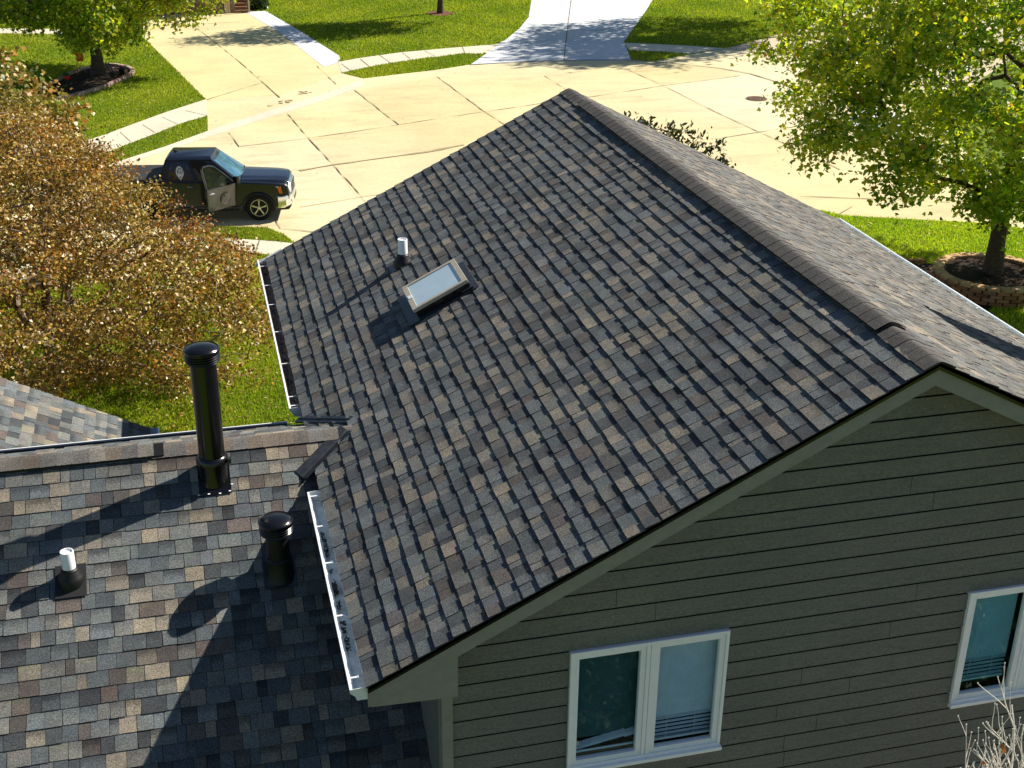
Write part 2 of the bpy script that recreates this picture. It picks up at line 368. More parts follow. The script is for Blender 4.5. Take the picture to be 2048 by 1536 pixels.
# ridge caps: bent pieces, flat at both ends, lifted on a ridge vent between
def cap_profile(h, hw):
    pts = []
    for t in (-1,-.62,-.3,-.12,0,.12,.3,.62,1):
        d = abs(t)*hw; rnd = .016*max(0, 1-abs(t)/.35)**1.0
        pts.append((t*hw*CT, H-d*TT*CT+h/CT*1.0+.006-rnd*.6))
    return pts
def ridge(name, x0, y0, x1, y1, zr, pitch, segs, raised, hw=.15):
    """cap pieces along a level ridge from (x0,y0) to (x1,y1); raised = list of (t0,t1) metres"""
    d = Vector((x1-x0, y1-y0, 0)); ln = d.length; d.normalize(); n = Vector((-d.y, d.x, 0))
    mb = MB(); t = 0; k = 0
    tp = math.tan(pitch); cp = math.cos(pitch)
    while t < ln-.01:
        up = any(a <= t < b for a, b in raised); h = .030 if up else .006
        te = min(t+.165, ln)
        wv = random.uniform(-.001,.001)
        j = random.uniform(.92,1.1) if x0 == x1 else random.uniform(.85,1.3); base = random.choice([(.070,.066,.062),(.074,.071,.067),(.069,.067,.065)] if x0 == x1 else [(.105,.095,.085),(.14,.132,.118),(.10,.098,.095),(.135,.112,.092),(.115,.112,.108)])
        ca = tuple(x*j for x in base)
        prof0 = []; prof1 = []
        for q in (-1,-.7,-.42,-.2,-.07,.07,.2,.42,.7,1):
            a = abs(q)*hw; drop = (math.sqrt(a*a+.0006)-.0245)*math.sin(pitch)*1.0
            hz = zr-drop
            for pr, tt, hh in ((prof0, t, h+.0035+wv), (prof1, te, h+wv)):
                pr.append(Vector((x0,y0,0))+d*tt+n*(q*hw*cp)+Vector((0,0,hz+hh/cp)))
        for i in range(len(prof0)-1):
            mb.face([prof0[i],prof0[i+1],prof1[i+1],prof1[i]],0,ca,ca,[(0,.2),(1,.2),(1,.3),(0,.3)])
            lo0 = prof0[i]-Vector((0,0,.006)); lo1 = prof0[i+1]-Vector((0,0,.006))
            dk = tuple(x*.3 for x in ca); mb.face([lo0,lo1,prof0[i+1],prof0[i]],0,dk,dk)  # cap fronts darkened to paint the shaded step between pieces
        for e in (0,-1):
            a, b = prof0[e], prof1[e]; z = Vector((0,0,.010)); mb.face([a-z,b-z,b,a],0,(.02,.02,.02),(.02,.02,.02))  # near-black side edge paints the shadow along the caps
        t += .143; k += 1
    o = hp(mb, name, [M['shingle']], None, attrs=True)
    vb = MB()
    for a, b in raised:
        for sgn in (-1, 1):
            P = lambda t, q, z: tuple(Vector((x0,y0,0))+d*t+n*(sgn*q*cp)+Vector((0,0,zr-q*math.sin(pitch)+z/cp)))
            vb.hexa([P(a,.0,.002),P(b,.0,.002),P(b,hw-.012,-.002),P(a,hw-.012,-.002),P(a,.0,.028),P(b,.0,.028),P(b,hw-.012,.030),P(a,hw-.012,.030)])
    if raised: hp(vb, 'ridge_vent', [M['black_plastic']], o)
    return o
ridge('ridge_cap', 0, -.02, 0, L, H-.004, math.atan(TT), 0, [(.70, 8.55)], hw=.145)

# gable trim: black strip for drip edge and its shadow, rake boards, boxed return
for sg in (-1, 1):
    m1 = MB(); m2 = MB(); m3 = MB()
    X = lambda x: sg*x
    xe = W-.01
    def strip(mb, za, zb, y0, y1, x0=0.0, x1=xe):
        vs = []
        for y in (y0, y1):
            vs += [(X(x0),y,H-x0*TT-zb),(X(x1),y,H-x1*TT-zb),(X(x1),y,H-x1*TT-za),(X(x0),y,H-x0*TT-za)]
        mb.mesh(vs, [(0,1,2,3),(4,7,6,5),(0,4,5,1),(1,5,6,2),(2,6,7,3),(3,7,4,0)])
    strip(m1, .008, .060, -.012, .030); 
    strip(m2, .0605, .192, .004, .034)
    strip(m3, .150, .166, .036, .298, 0, 3.62)
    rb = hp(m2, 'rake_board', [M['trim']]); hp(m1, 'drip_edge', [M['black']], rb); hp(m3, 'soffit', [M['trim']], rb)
    m4 = MB(); m5 = MB()
    m4.prism([(X(4.18),6.985),(X(3.545),6.962),(X(3.545),H-3.545*TT-.196),(X(4.18),H-4.18*TT-.19)], 'y', .012, .036)
    m5.prism([(X(3.56),6.972),(X(4.19),6.972),(X(4.19),7.10),(X(3.56),7.10)], 'y', .037, L-.04)
    cr = hp(m4, 'cornice_return', [M['trim']]); hp(m5, 'eave_box', [M['trim']], cr)

# walls: lap siding boards cut round the windows
WIN = [(-2.61,-1.30,5.862,7.0), (.825,2.135,5.885,7.015)]
def lap_wall(name, axis, const, out, a0, a1, z0, ztop, holes=(), e=.17, seams=True):
    """axis 'x': wall in the plane y=const spanning x; 'y': plane x=const spanning y.  ztop(a)-> height limit; out = outward sign"""
    mb = MB(); z = z0; k = 0
    while z < 9.4:
        zb, zt = z, z+e
        iv = [(a0, a1)]
        for h in holes:
            if h[2] < zt-.001 and h[3] > zb+.001:
                # boards that only partly meet an opening are cut in three
                iv = [p for (s, t) in iv for p in ((s, min(t, h[0])), (max(s, h[1]), t)) if p[1]-p[0] > .004]
        rows = [(s, t, zb, zt) for s, t in iv]
        for h in holes:
            if h[2] < zt and h[3] > zb:
                if h[3] < zt: rows.append((h[0], h[1], h[3], zt))
                if h[2] > zb: rows.append((h[0], h[1], zb, h[2]))
        for s, t, b, tp in rows:
            cuts = [s, t]
            if seams and t-s > 1.5 and random.random() < .8: cuts = [s, random.uniform(s+.4, t-.4), t]
            gp = .019 if tp == zt else 0
            for i in range(len(cuts)-1):
                c0, c1 = cuts[i]+(.002 if i else 0), cuts[i+1]-(.002 if i < len(cuts)-2 else 0)
                # clip by roof line (linear in |a|)
                poly = clip_board(c0, c1, b, tp-gp, ztop)
                if len(poly) < 3: continue
                def P(p, zz0=zb):
                    f = (p[1]-zz0)/e; d = .011*(1-f)+.003*f
                    return (p[0], const+out*d, p[1]) if axis == 'x' else (const+out*d, p[0], p[1])
                mb.face([P(p) for p in poly], 0)
                bot = [p for p in poly if abs(p[1]-b) < 1e-6]
                if len(bot) == 2:
                    q = [P(p) for p in bot]; r = [(p[0], const, p[1]) if axis == 'x' else (const, p[0], p[1]) for p in bot]
                    mb.face([q[0], q[1], r[1], r[0]], 0)
        z += e
    sd = hp(mb, name, [M['siding']])
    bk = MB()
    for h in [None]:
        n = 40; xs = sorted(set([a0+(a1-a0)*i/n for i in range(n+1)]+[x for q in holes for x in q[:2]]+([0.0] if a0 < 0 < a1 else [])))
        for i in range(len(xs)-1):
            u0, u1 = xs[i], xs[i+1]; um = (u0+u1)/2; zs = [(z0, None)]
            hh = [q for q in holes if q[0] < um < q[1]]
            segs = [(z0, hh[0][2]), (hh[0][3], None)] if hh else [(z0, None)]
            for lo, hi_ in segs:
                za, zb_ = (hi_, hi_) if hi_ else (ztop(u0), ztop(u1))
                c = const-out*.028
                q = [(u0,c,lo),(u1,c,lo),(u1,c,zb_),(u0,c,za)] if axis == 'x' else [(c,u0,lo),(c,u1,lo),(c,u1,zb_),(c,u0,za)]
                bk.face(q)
    hp(bk, 'lap_shadow_sheet', [M['felt']], sd)  # dark sheet seen through the board gaps stands in for lap shadows
    return sd
def clip_board(a0, a1, b, t, ztop):
    pts = []; n = 24
    top = [(a0+(a1-a0)*i/n) for i in range(n+1)]
    # sampled clip, then simplified: keeps exact corners where the roof line crosses
    xs = sorted(set(top+[0.0] if a0 < 0 < a1 else top))
    up = [(x, min(t, ztop(x))) for x in xs]; up = [p for p in up if p[1] > b+1e-4]
    if len(up) < 2: return []
    s, e = up[0][0], up[-1][0]
    return [(s, b), (e, b)]+[p for p in reversed(up)]
gable_top = lambda x: H-abs(x)*TT-.10
Z0 = 7.528-.17*30-.006
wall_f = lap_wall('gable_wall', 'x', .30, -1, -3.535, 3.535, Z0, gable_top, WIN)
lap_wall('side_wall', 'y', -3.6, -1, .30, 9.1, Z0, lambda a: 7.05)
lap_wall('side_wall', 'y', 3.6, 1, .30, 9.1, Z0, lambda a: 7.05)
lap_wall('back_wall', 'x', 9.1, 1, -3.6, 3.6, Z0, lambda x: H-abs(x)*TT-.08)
mb = MB()
for s in (-1, 1):
    mb.box((min(s*3.62,s*3.535),.268,0),(max(s*3.62,s*3.535),.296,7.0)); mb.box((min(s*3.626,s*3.602),.296,0),(max(s*3.626,s*3.602),.38,6.96))
    hp(mb, 'corner_board', [M['trim']]); mb = MB()
# gutters on the main eaves (K profile, open trough) with strap hangers
def gutter(name, xs, sg, y0, y1, zt, hang, inside, lip=.019, wid=.128, dep=.10):
    mb = MB(); X = lambda d: xs+sg*d
    out = [(X(0),zt+.01),(X(0),zt-dep),(X(wid*.62),zt-dep),(X(wid*.72),zt-dep*.62),(X(wid*.9),zt-dep*.42),(X(wid),zt-dep*.30),(X(wid),zt),(X(wid-lip),zt),(X(wid-lip),zt-.012)]
    inn = [(X(wid-lip),zt-.014),(X(wid-.004),zt-dep*.28),(X(wid*.86),zt-dep*.40),(X(wid*.66),zt-dep*.6),(X(wid*.58),zt-dep+.004),(X(.004),zt-dep+.004),(X(.004),zt+.008)]
    for pr, m in ((out, 0), (inn, 1)):
        for i in range(len(pr)-1):
            a, b = pr[i], pr[i+1]; mb.face([(a[0],y0,a[1]),(b[0],y0,b[1]),(b[0],y1,b[1]),(a[0],y1,a[1])], m)
    poly = [out[0],out[1],out[2],out[3],out[4],out[5],out[6]]
    for y in (y0, y1):
        mb.prism(poly, 'y', y-.002, y+.002, 0)
        # lip of the end cap
    g = hp(mb, name, [M['gutter'], M[inside]])
    for y in hang:
        h = MB(); h.box((min(X(.0),X(wid-.005)),y-.008,zt-.012),(max(X(.0),X(wid-.005)),y+.008,zt-.006))
        h.box((min(X(.03),X(.05)),y-.014,zt-.006),(max(X(.03),X(.05)),y+.014,zt-.003)); hp(h, 'hanger', [M['gutter']], g)
    return g
EZ = H-W*TT
gutter('gutter', -W+.012, -1, .012, 2.93, EZ-.015, [.16,.95,1.72,2.32,2.86], 'gutter_in')
gutter('gutter', -W+.012, -1, 4.72, L+.02, EZ-.015, [4.80,5.02,5.9,6.85,7.75,8.45,9.2], 'gutter_muck')
gutter('gutter', W-.012, 1, .012, L+.02, EZ-.015, [.5,1.3,2.4,3.5,4.6,5.7,6.8,7.9,9.0], 'gutter_in')
# wet leaf litter in the troughs
mb = MB()
for i in range(420):
    y = min(2.3, max(.45, random.gauss(1.35,.55))); x = -W-.035-abs(random.gauss(0,.022)); z = EZ-.098+random.uniform(0,.02)
    if math.sin(y*23)+math.sin(y*9.3+1)+random.uniform(-.6,.6) < .1: continue
    s = random.uniform(.008,.02); a = random.uniform(0,6.28)
    mb.face([(x+s*math.cos(a+t)*(1 if j%2 else .5), y+s*math.sin(a+t)*(1 if j%2 else .6), z+random.uniform(0,.012)) for j, t in enumerate((0,1.1,2.2,3.3,4.4,5.4))])
for i in range(420):
    y = random.uniform(4.8, 9.3); x = -W-.02-random.uniform(0,.085); z = EZ-.106+random.uniform(0,.012)
    s = random.uniform(.008,.022); a = random.uniform(0,6.28)
    mb.face([(x+s*math.cos(a+t)*(1 if j%2 else .5), y+s*math.sin(a+t)*(1 if j%2 else .6), z+random.uniform(0,.012)) for j, t in enumerate((0,1.1,2.2,3.3,4.4,5.4))])
M['litter'] = simple('wet_leaf_litter', (.018,.012,.010), .5, 0, .4, .6, 30)
tag(mb.build('gutter_leaves', [M['litter']]), kind='stuff')

# wing roof: ridge runs left at y=3.72, front slope falls to the viewer, back slope to the street
VX, VY, VZ = -3.795, 3.721, 7.391; WA = math.atan(.615); CW, SW = math.cos(WA), math.sin(WA)
nW = 47
def fW(u, s, h): t = nW*E_-s; return (u, VY-t*CW-h*SW, VZ-t*SW+h*CW)
BA = math.atan(.42); CB, SB = math.cos(BA), math.sin(BA)
def fB(u, s, h): t = 7*E_-s; return (u, VY+t*CB+h*SB, VZ-t*SB+h*CB)
ww = shingles('roof_slope', fW, -11.5, -3.61, nW, hi=.0095, lo=.007, wr=(.10,.215))
slope_sheet('roof_deck', fW, -11.45, -3.62, .01, nW*E_, .03, M['felt'], ww)
wb = shingles('roof_slope', fB, -11.5, -4.0, 7, wr=(.10,.215))
slope_sheet('roof_deck', fB, -11.45, -4.0, .01, 7*E_, .03, M['felt'], wb)
ridge('ridge_cap', VX-.01, VY, -11.5, VY, VZ-.004, WA, 0, [(1.77, 7.7)], hw=.15)
# valley metal where the wing meets the main slope: folded dark flashing with a standing centre rib
def mainz(x): return H+TT*x
mb = MB()
A0 = Vector((-3.86,3.665,0)); B0 = Vector((-4.345,3.275,0))
def vz(p, o): return Vector((p.x, p.y, max(mainz(p.x), VZ+.615*(p.y-VY))+o))
d = (B0-A0).normalized(); nn = Vector((-d.y, d.x, 0))
if nn.x > 0: nn = -nn                              # points toward the wing
Z = Vector((0,0,1))
def vstrip(o0, o1, h0, h1, a=A0, b=B0):
    q = [a+nn*o0, b+nn*o0, b+nn*o1, a+nn*o1]
    p = [vz(v, .020+(h0 if i in (0,1) else h1)) for i, v in enumerate(q)]
    mb.face(p); mb.face([v-Z*.012 for v in p])
    for i in range(4): mb.face([p[i], p[(i+1)%4], p[(i+1)%4]-Z*.012, p[i]-Z*.012])
vstrip(.010,.085,-.004,-.004); vstrip(-.06,-.010,-.004,-.006); vstrip(-.010,.0,-.004,.014); vstrip(.0,.010,.014,-.004)
hp(mb, 'valley_flashing', [M['flash']])
mb = MB()
A1 = Vector((-3.80,3.86,0)); B1 = Vector((-4.26,4.46,0)); d = (B1-A1).normalized(); nn = Vector((-d.y,d.x,0))
def v2(p,o): return Vector((p.x,p.y,mainz(p.x)+o))
for o0,o1,h in ((-.04,.0,.014),(.0,.010,.024),(.010,.05,.014)):
    q = [v2(A1+nn*o0,h),v2(B1+nn*o0,h),v2(B1+nn*o1,h),v2(A1+nn*o1,h)]; mb.face(q)
    for i in range(4): mb.face([q[i],q[(i+1)%4],q[(i+1)%4]-Z*.02,q[i]-Z*.02])
hp(mb, 'valley_flashing', [M['flash']])
# gutter of the wing's rear eave
yg = VY+7*E_*CB-.012; zg = VZ-7*E_*SB-.01
mb = MB(); dp, wd = .10, .125
out = [(yg,zg+.01),(yg,zg-dp),(yg+wd*.62,zg-dp),(yg+wd*.72,zg-dp*.62),(yg+wd*.9,zg-dp*.42),(yg+wd,zg-dp*.30),(yg+wd,zg+.012),(yg+wd-.014,zg+.012),(yg+wd-.014,zg-.004)]
inn = [(yg+wd-.014,zg-.006),(yg+wd*.66,zg-dp*.6),(yg+wd*.58,zg-dp+.004),(yg+.004,zg-dp+.004),(yg+.004,zg+.008)]
for pr, m in ((out,0),(inn,1)):
    for i in range(len(pr)-1): mb.face([(-11.4,*pr[i]),(-4.36,*pr[i]),(-4.36,*pr[i+1]),(-11.4,*pr[i+1])], m)
mb.prism(out[:7],'x',-4.362,-4.358,0)
hp(mb, 'gutter', [M['gutter'], M['black']])
mb = MB(); mb.box((-11.4,yg-.03,zg-.16),(-4.35,yg-.002,zg-.0)); hp(mb, 'fascia', [M['trim']])
# wing walls (boxes of siding below the wing and the side gable)
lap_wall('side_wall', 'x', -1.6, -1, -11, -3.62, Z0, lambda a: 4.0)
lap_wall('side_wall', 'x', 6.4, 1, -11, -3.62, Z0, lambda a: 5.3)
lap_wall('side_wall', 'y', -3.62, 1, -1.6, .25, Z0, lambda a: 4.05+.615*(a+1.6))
# side gable beyond the wing: its right-hand slope and far rake
GX, GY, GZ = -5.924, 8.3, 5.353; GA = math.atan((6.262-5.353)/(7.641-5.924)); CG, SG = math.cos(GA), math.sin(GA)
def fG(u, s, h): return (GX-s*CG+h*SG, u, GZ+s*SG+h*CG)
def fG2(u, s, h): t = 2*20*E_-s; return (GX-t*CG-h*SG, u, GZ+(s)*SG+h*CG)
gg = shingles('roof_slope', fG, 4.85, GY, 20, wr=(.11,.24)); slope_sheet('roof_deck', fG, 4.85, GY-.01, .01, 20*E_, .03, M['felt'], gg)
g2 = shingles('roof_slope', fG2, 5.2, GY, 20, wr=(.11,.24)); slope_sheet('roof_deck', fG2, 5.2, GY-.01, .01, 20*E_, .03, M['felt'], g2)
gutter('gutter', GX-.012, 1, 5.6, GY+.02, GZ-.012, [6.2,7.2,8.15], 'gutter_in')
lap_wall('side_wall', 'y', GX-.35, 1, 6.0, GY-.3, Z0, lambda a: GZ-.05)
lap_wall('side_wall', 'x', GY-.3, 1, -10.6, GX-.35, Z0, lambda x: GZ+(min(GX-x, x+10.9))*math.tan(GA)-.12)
# unseen block added beyond the frame to cast the shadow on the right slope's shingles
mb = MB(); mb.hexa([(4.1,3.05,6.6),(4.75,3.05,6.6),(4.75,3.75,6.6),(4.1,3.75,6.6),(4.1,3.05,10.15),(4.75,3.05,10.15),(4.75,3.75,10.15),(4.1,3.75,10.15)])
mb.box((4.03,2.98,10.152),(4.82,3.82,10.25)); mb.box((4.1,3.05,0),(4.75,3.75,6.598)); hp(mb, 'shadow_block', [M['siding']])

# windows
def window(x0, x1, z0, z1, mull, panes):
    fr = MB(); yo, yi = .262, .33
    t = .028
    for a, b in (((x0,yo,z0),(x0+t,yi,z1)), ((x1-t,yo,z0),(x1,yi,z1)), ((x0+t,yo,z1-t),(x1-t,yi,z1)), ((x0+t,yo,z0),(x1-t,yi,z0+t))): fr.box(a, b)
    fr.box((mull-.034,yo+.004,z0+t),(mull-.003,yi,z1-t)); fr.box((mull+.003,yo+.004,z0+t),(mull+.034,yi,z1-t)); fr.box((mull-.003,yo+.012,z0+t),(mull+.003,yi,z1-t))
    w = hempty('window', None); o = hp(fr, 'frame', [M['white']], w, bevel=.004)
    sl = MB(); sl.box((x0-.01,.235,z0-.035),(x1+.01,.285,z0-.001)); hp(sl, 'sill', [M['white']], w, bevel=.004)
    for (a, b, blind) in ((x0+t, mull-.034, panes[0]), (mull+.034, x1-t, panes[1])):
        s = MB(); q = .046; c0, c1 = z0+t, z1-t; ys, ye = .274, .325
        for p, r in (((a+.001,ys,c0+.001),(a+q,ye,c1-.001)), ((b-q,ys,c0+.001),(b-.001,ye,c1-.001)), ((a+q,ys,c1-q),(b-q,ye,c1-.001)), ((a+q,ys,c0+.001),(b-q,ye,c0+q))): s.box(p, r)
        hp(s, 'sash', [M['white']], w, bevel=.003)
        g = MB(); g.box((a+q-.004,.300,c0+q-.004),(b-q+.004,.304,c1-q+.004)); hp(g, 'pane', [M['glass']], w)
        A, B = a+.02, b-.02
        bl = MB(); e = .0225
        if blind == 'full' or blind == 'teal':
            zlo = c0+(.06 if blind == 'full' else .13); z = c1-.06
            B2 = B if blind == 'full' else B-.045
            while z > zlo+.02:
                tilt = .010 if z > zlo+.22 else .004; yy = .365
                bl.face([(A,yy-.0105,z-tilt),(B2,yy-.0105,z-tilt),(B2,yy+.0105,z+tilt),(A,yy+.0105,z+tilt)])
                z -= e*(1.0 if z > zlo+.2 else 1.75)
            bl.box((A,.352,zlo-.012),(B2,.378,zlo+.008)); bl.box((A,.35,c1-.06),(B2,.385,c1-.02))
            for cx in (A+(B2-A)*.28, A+(B2-A)*.72): bl.box((cx-.0015,.351,zlo),(cx+.0015,.353,c1-.05))
            hp(bl, 'blind', [M['blind'] if blind == 'full' else M['blind_teal']], w)
        else:
            # raised blind: slats bunched and sagging at the foot of the opening
            for i in range(7):
                xa = A+(B-A)*i/7.2; zz = c0+.10+.012*min(i,5)
                bl.face([(xa,.36,zz),(xa+.085,.36,zz+.016),(xa+.085,.40,zz+.03),(xa,.40,zz+.012)])
                bl.face([(xa,.36,zz-.03),(xa+.085,.36,zz-.014),(xa+.085,.38,zz-.002),(xa,.38,zz-.016)])
            bl.box((A,.352,c0+.055),(B,.36,c0+.075)); hp(bl, 'blind', [M['blind']], w)
            db = MB(); z = c1-.03
            while z > c0+.17:
                db.face([(A,.40,z-.012),(B,.40,z-.012),(B,.418,z+.010),(A,.418,z+.010)]); z -= .0225
            hp(db, 'blind', [M['blind_dark']], w)
            sb = MB(); sb.box((A-.01,.345,c0+.01),(B+.01,.46,c0+.048)); hp(sb, 'inner_sill', [M['wood_sill']], w)
    rm = MB()
    X0, X1, Y0, Y1, ZA, ZB = x0-.25, x1+.25, .336, 2.6, z0-.45, z1+.25
    rm.face([(X0,Y1,ZA),(X1,Y1,ZA),(X1,Y1,ZB),(X0,Y1,ZB)]); rm.face([(X0,Y0,ZA),(X0,Y1,ZA),(X0,Y1,ZB),(X0,Y0,ZB)]); rm.face([(X1,Y0,ZA),(X1,Y1,ZA),(X1,Y1,ZB),(X1,Y0,ZB)])
    rm.face([(X0,Y0,ZA),(X1,Y0,ZA),(X1,Y1,ZA),(X0,Y1,ZA)]); rm.face([(X0,Y0,ZB),(X1,Y0,ZB),(X1,Y1,ZB),(X0,Y1,ZB)])
    hp(rm, 'room', [M['room']], w)
    return w
window(-2.61,-1.30,5.862,7.0,-1.955,('low','full'))
window(.825,2.135,5.885,7.015,1.458,('teal','teal'))

# skylight on the left slope
def sk(u, s, h): return fL(u, s, h)
SY0, SY1, SS0, SS1 = 5.14, 5.84, 1.49, 2.155; SH = .125
w = hempty('skylight', None)
mb = MB(); mb.hexa([sk(SY0+.02,SS0+.02,0),sk(SY1-.02,SS0+.02,0),sk(SY1-.02,SS1-.02,0),sk(SY0+.02,SS1-.02,0),sk(SY0+.02,SS0+.02,SH-.03),sk(SY1-.02,SS0+.02,SH-.03),sk(SY1-.02,SS1-.02,SH-.03),sk(SY0+.02,SS1-.02,SH-.03)]); hp(mb,'curb',[M['black']],w)
mb = MB(); ft = .048
def sb(u0,u1,s0,s1,h0,h1): mb.hexa([sk(u0,s0,h0),sk(u1,s0,h0),sk(u1,s1,h0),sk(u0,s1,h0),sk(u0,s0,h1),sk(u1,s0,h1),sk(u1,s1,h1),sk(u0,s1,h1)])
sb(SY0,SY0+ft,SS0,SS1,SH-.028,SH+.012); sb(SY1-ft,SY1,SS0,SS1,SH-.028,SH+.012); sb(SY0+ft,SY1-ft,SS0,SS0+ft*1.3,SH-.028,SH+.011); sb(SY0+ft,SY1-ft,SS1-ft*1.3,SS1,SH-.028,SH+.011)
hp(mb,'frame',[M['tan_frame']],w,bevel=.004)
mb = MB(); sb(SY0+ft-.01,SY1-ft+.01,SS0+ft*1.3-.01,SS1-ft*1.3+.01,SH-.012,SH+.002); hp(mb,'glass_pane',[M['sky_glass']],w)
mb = MB(); sb(SY0+.30,SY0+.38,SS0+.015,SS0+.06,SH+.0125,SH+.018); hp(mb,'label_plate',[M['white']],w)
mb = MB(); sb(SY0-.07,SY1+.07,SS0-.10,SS0+.02,.012,.022)
for k in range(4): sb(SY0-.07,SY1+.07,SS0-.105+k*.022,SS0-.097+k*.022,.0225,.034)
sb(SY0-.05,SY0+.02,SS0+.02,SS1+.04,.012,.019); sb(SY1-.02,SY1+.05,SS0+.02,SS1+.04,.012,.019); sb(SY0-.05,SY1+.05,SS1-.0,SS1+.07,.019,.03); sb(SY0-.012,SY0+.0195,SS1-.11,SS1+.02,.025,.045)
hp(mb,'flashing',[M['flash']],w)

# plumbing vents: white pipe in a black boot
def plate(mb, fn, u, s, w_, l0, l1, h0=.011, h1=.018, m=0):
    mb.hexa([fn(u-w_,s-l0,h0),fn(u+w_,s-l0,h0),fn(u+w_,s+l1,h0-.006),fn(u-w_,s+l1,h0-.006),fn(u-w_,s-l0,h1),fn(u+w_,s-l0,h1),fn(u+w_,s+l1,h1-.006),fn(u-w_,s+l1,h1-.006)], m)
def plumb(fn, u, s, top, mat):
    w = hempty('plumbing_vent', None); b = Vector(fn(u, s, 0))
    p = MB(); r = .057
    p.lathe(b, [(r,.02),(r,top-.003),(r-.002,top),(r-.008,top),(r-.010,top-.003),(r-.010,top-.016),(.001,top-.017)], 28); hp(p,'pipe',[M['pvc']],w,smooth=True)
    p = MB(); p.lathe(b, [(.115,-.05),(.112,.015),(.10,.045),(.084,.065),(.080,.085),(.073,.092),(.070,.11),(.062,.115),(.0575,.125)], 28); hp(p,'boot',[M['black_plastic']],w,smooth=True)
    p = MB(); plate(p, fn, u, s, .13, .175, .14, .012, .017); hp(p,'flashing',[M[mat]],w)
    return w
plumb(fL, 6.796, (-2.766+W)/CT, .302, 'flash')
plumb(fW, -6.427, nW*E_-(VY-2.64)/CW, .29, 'felt')
# flue pipes with ribbed caps
def flue(x, y, z, top, r, rc, fn, u, s, collar):
    w = hempty('flue_vent', None); b = (x, y, z)
    p = MB(); p.lathe(b, [(r,-.05),(r,top-.10)], 32); hp(p,'pipe',[M['black' if collar else 'black_plastic']],w,smooth=True)
    t = top; p = MB()
    prof = [(rc*.7,t-.135),(rc*.97,t-.13)]
    for k in range(4): prof += [(rc*.93,t-.122+k*.022),(rc,t-.114+k*.022),(rc,t-.108+k*.022)]
    prof += [(rc*1.02,t-.030),(rc*1.02,t-.012),(rc*.97,t-.004),(rc*.90,t-.010),(rc*.86,t-.004),(rc*.60,t+.010),(rc*.30,t+.018),(.012,t+.021)]
    p.lathe(b, prof, 40); hp(p,'cap',[M['black']],w,smooth=True)
    p = MB()
    if collar: p.lathe(b, [(r+.004,.225),(r+.022,.21),(r+.032,.17),(r+.031,.155),(r+.010,.150),(r+.008,.0),(r+.02,-.06)], 32)
    else: p.lathe(b, [(r+.004,.16),(r+.02,.14),(r+.02,.02),(r+.06,-.06)], 32)
    hp(p,'collar',[M['black' if collar else 'black_plastic']],w,smooth=True)
    p = MB(); plate(p, fn, u, s, .145, .17, .16, .012, .017); hp(p,'flashing',[M['flash' if not collar else 'black']],w)
    if collar:
        p = MB()
        for k, (du, ds) in enumerate(((-.15,-.16),(.04,-.165),(.13,-.15),(-.06,-.16),(.155,-.08))): p = MB(); plate(p, fn, u+du, s+ds, .010, .006, .006, .018, .023); hp(p,'sealant_dab',[M['pvc']],w)
        p = MB(); p.box((x+r+.02,y-r*.9,z+.165),(x+r+.045,y-r*.5,z+.215)); hp(p,'clamp',[M['flash']],w)
def sW(y): return nW*E_-(VY-y)/CW
flue(-5.141, 3.39, 7.187, 1.30, .118, .156, fW, -5.141, sW(3.36), True)
flue(-4.651, 2.50, 6.641, .535, .10, .150, fW, -4.651, sW(2.50), False)
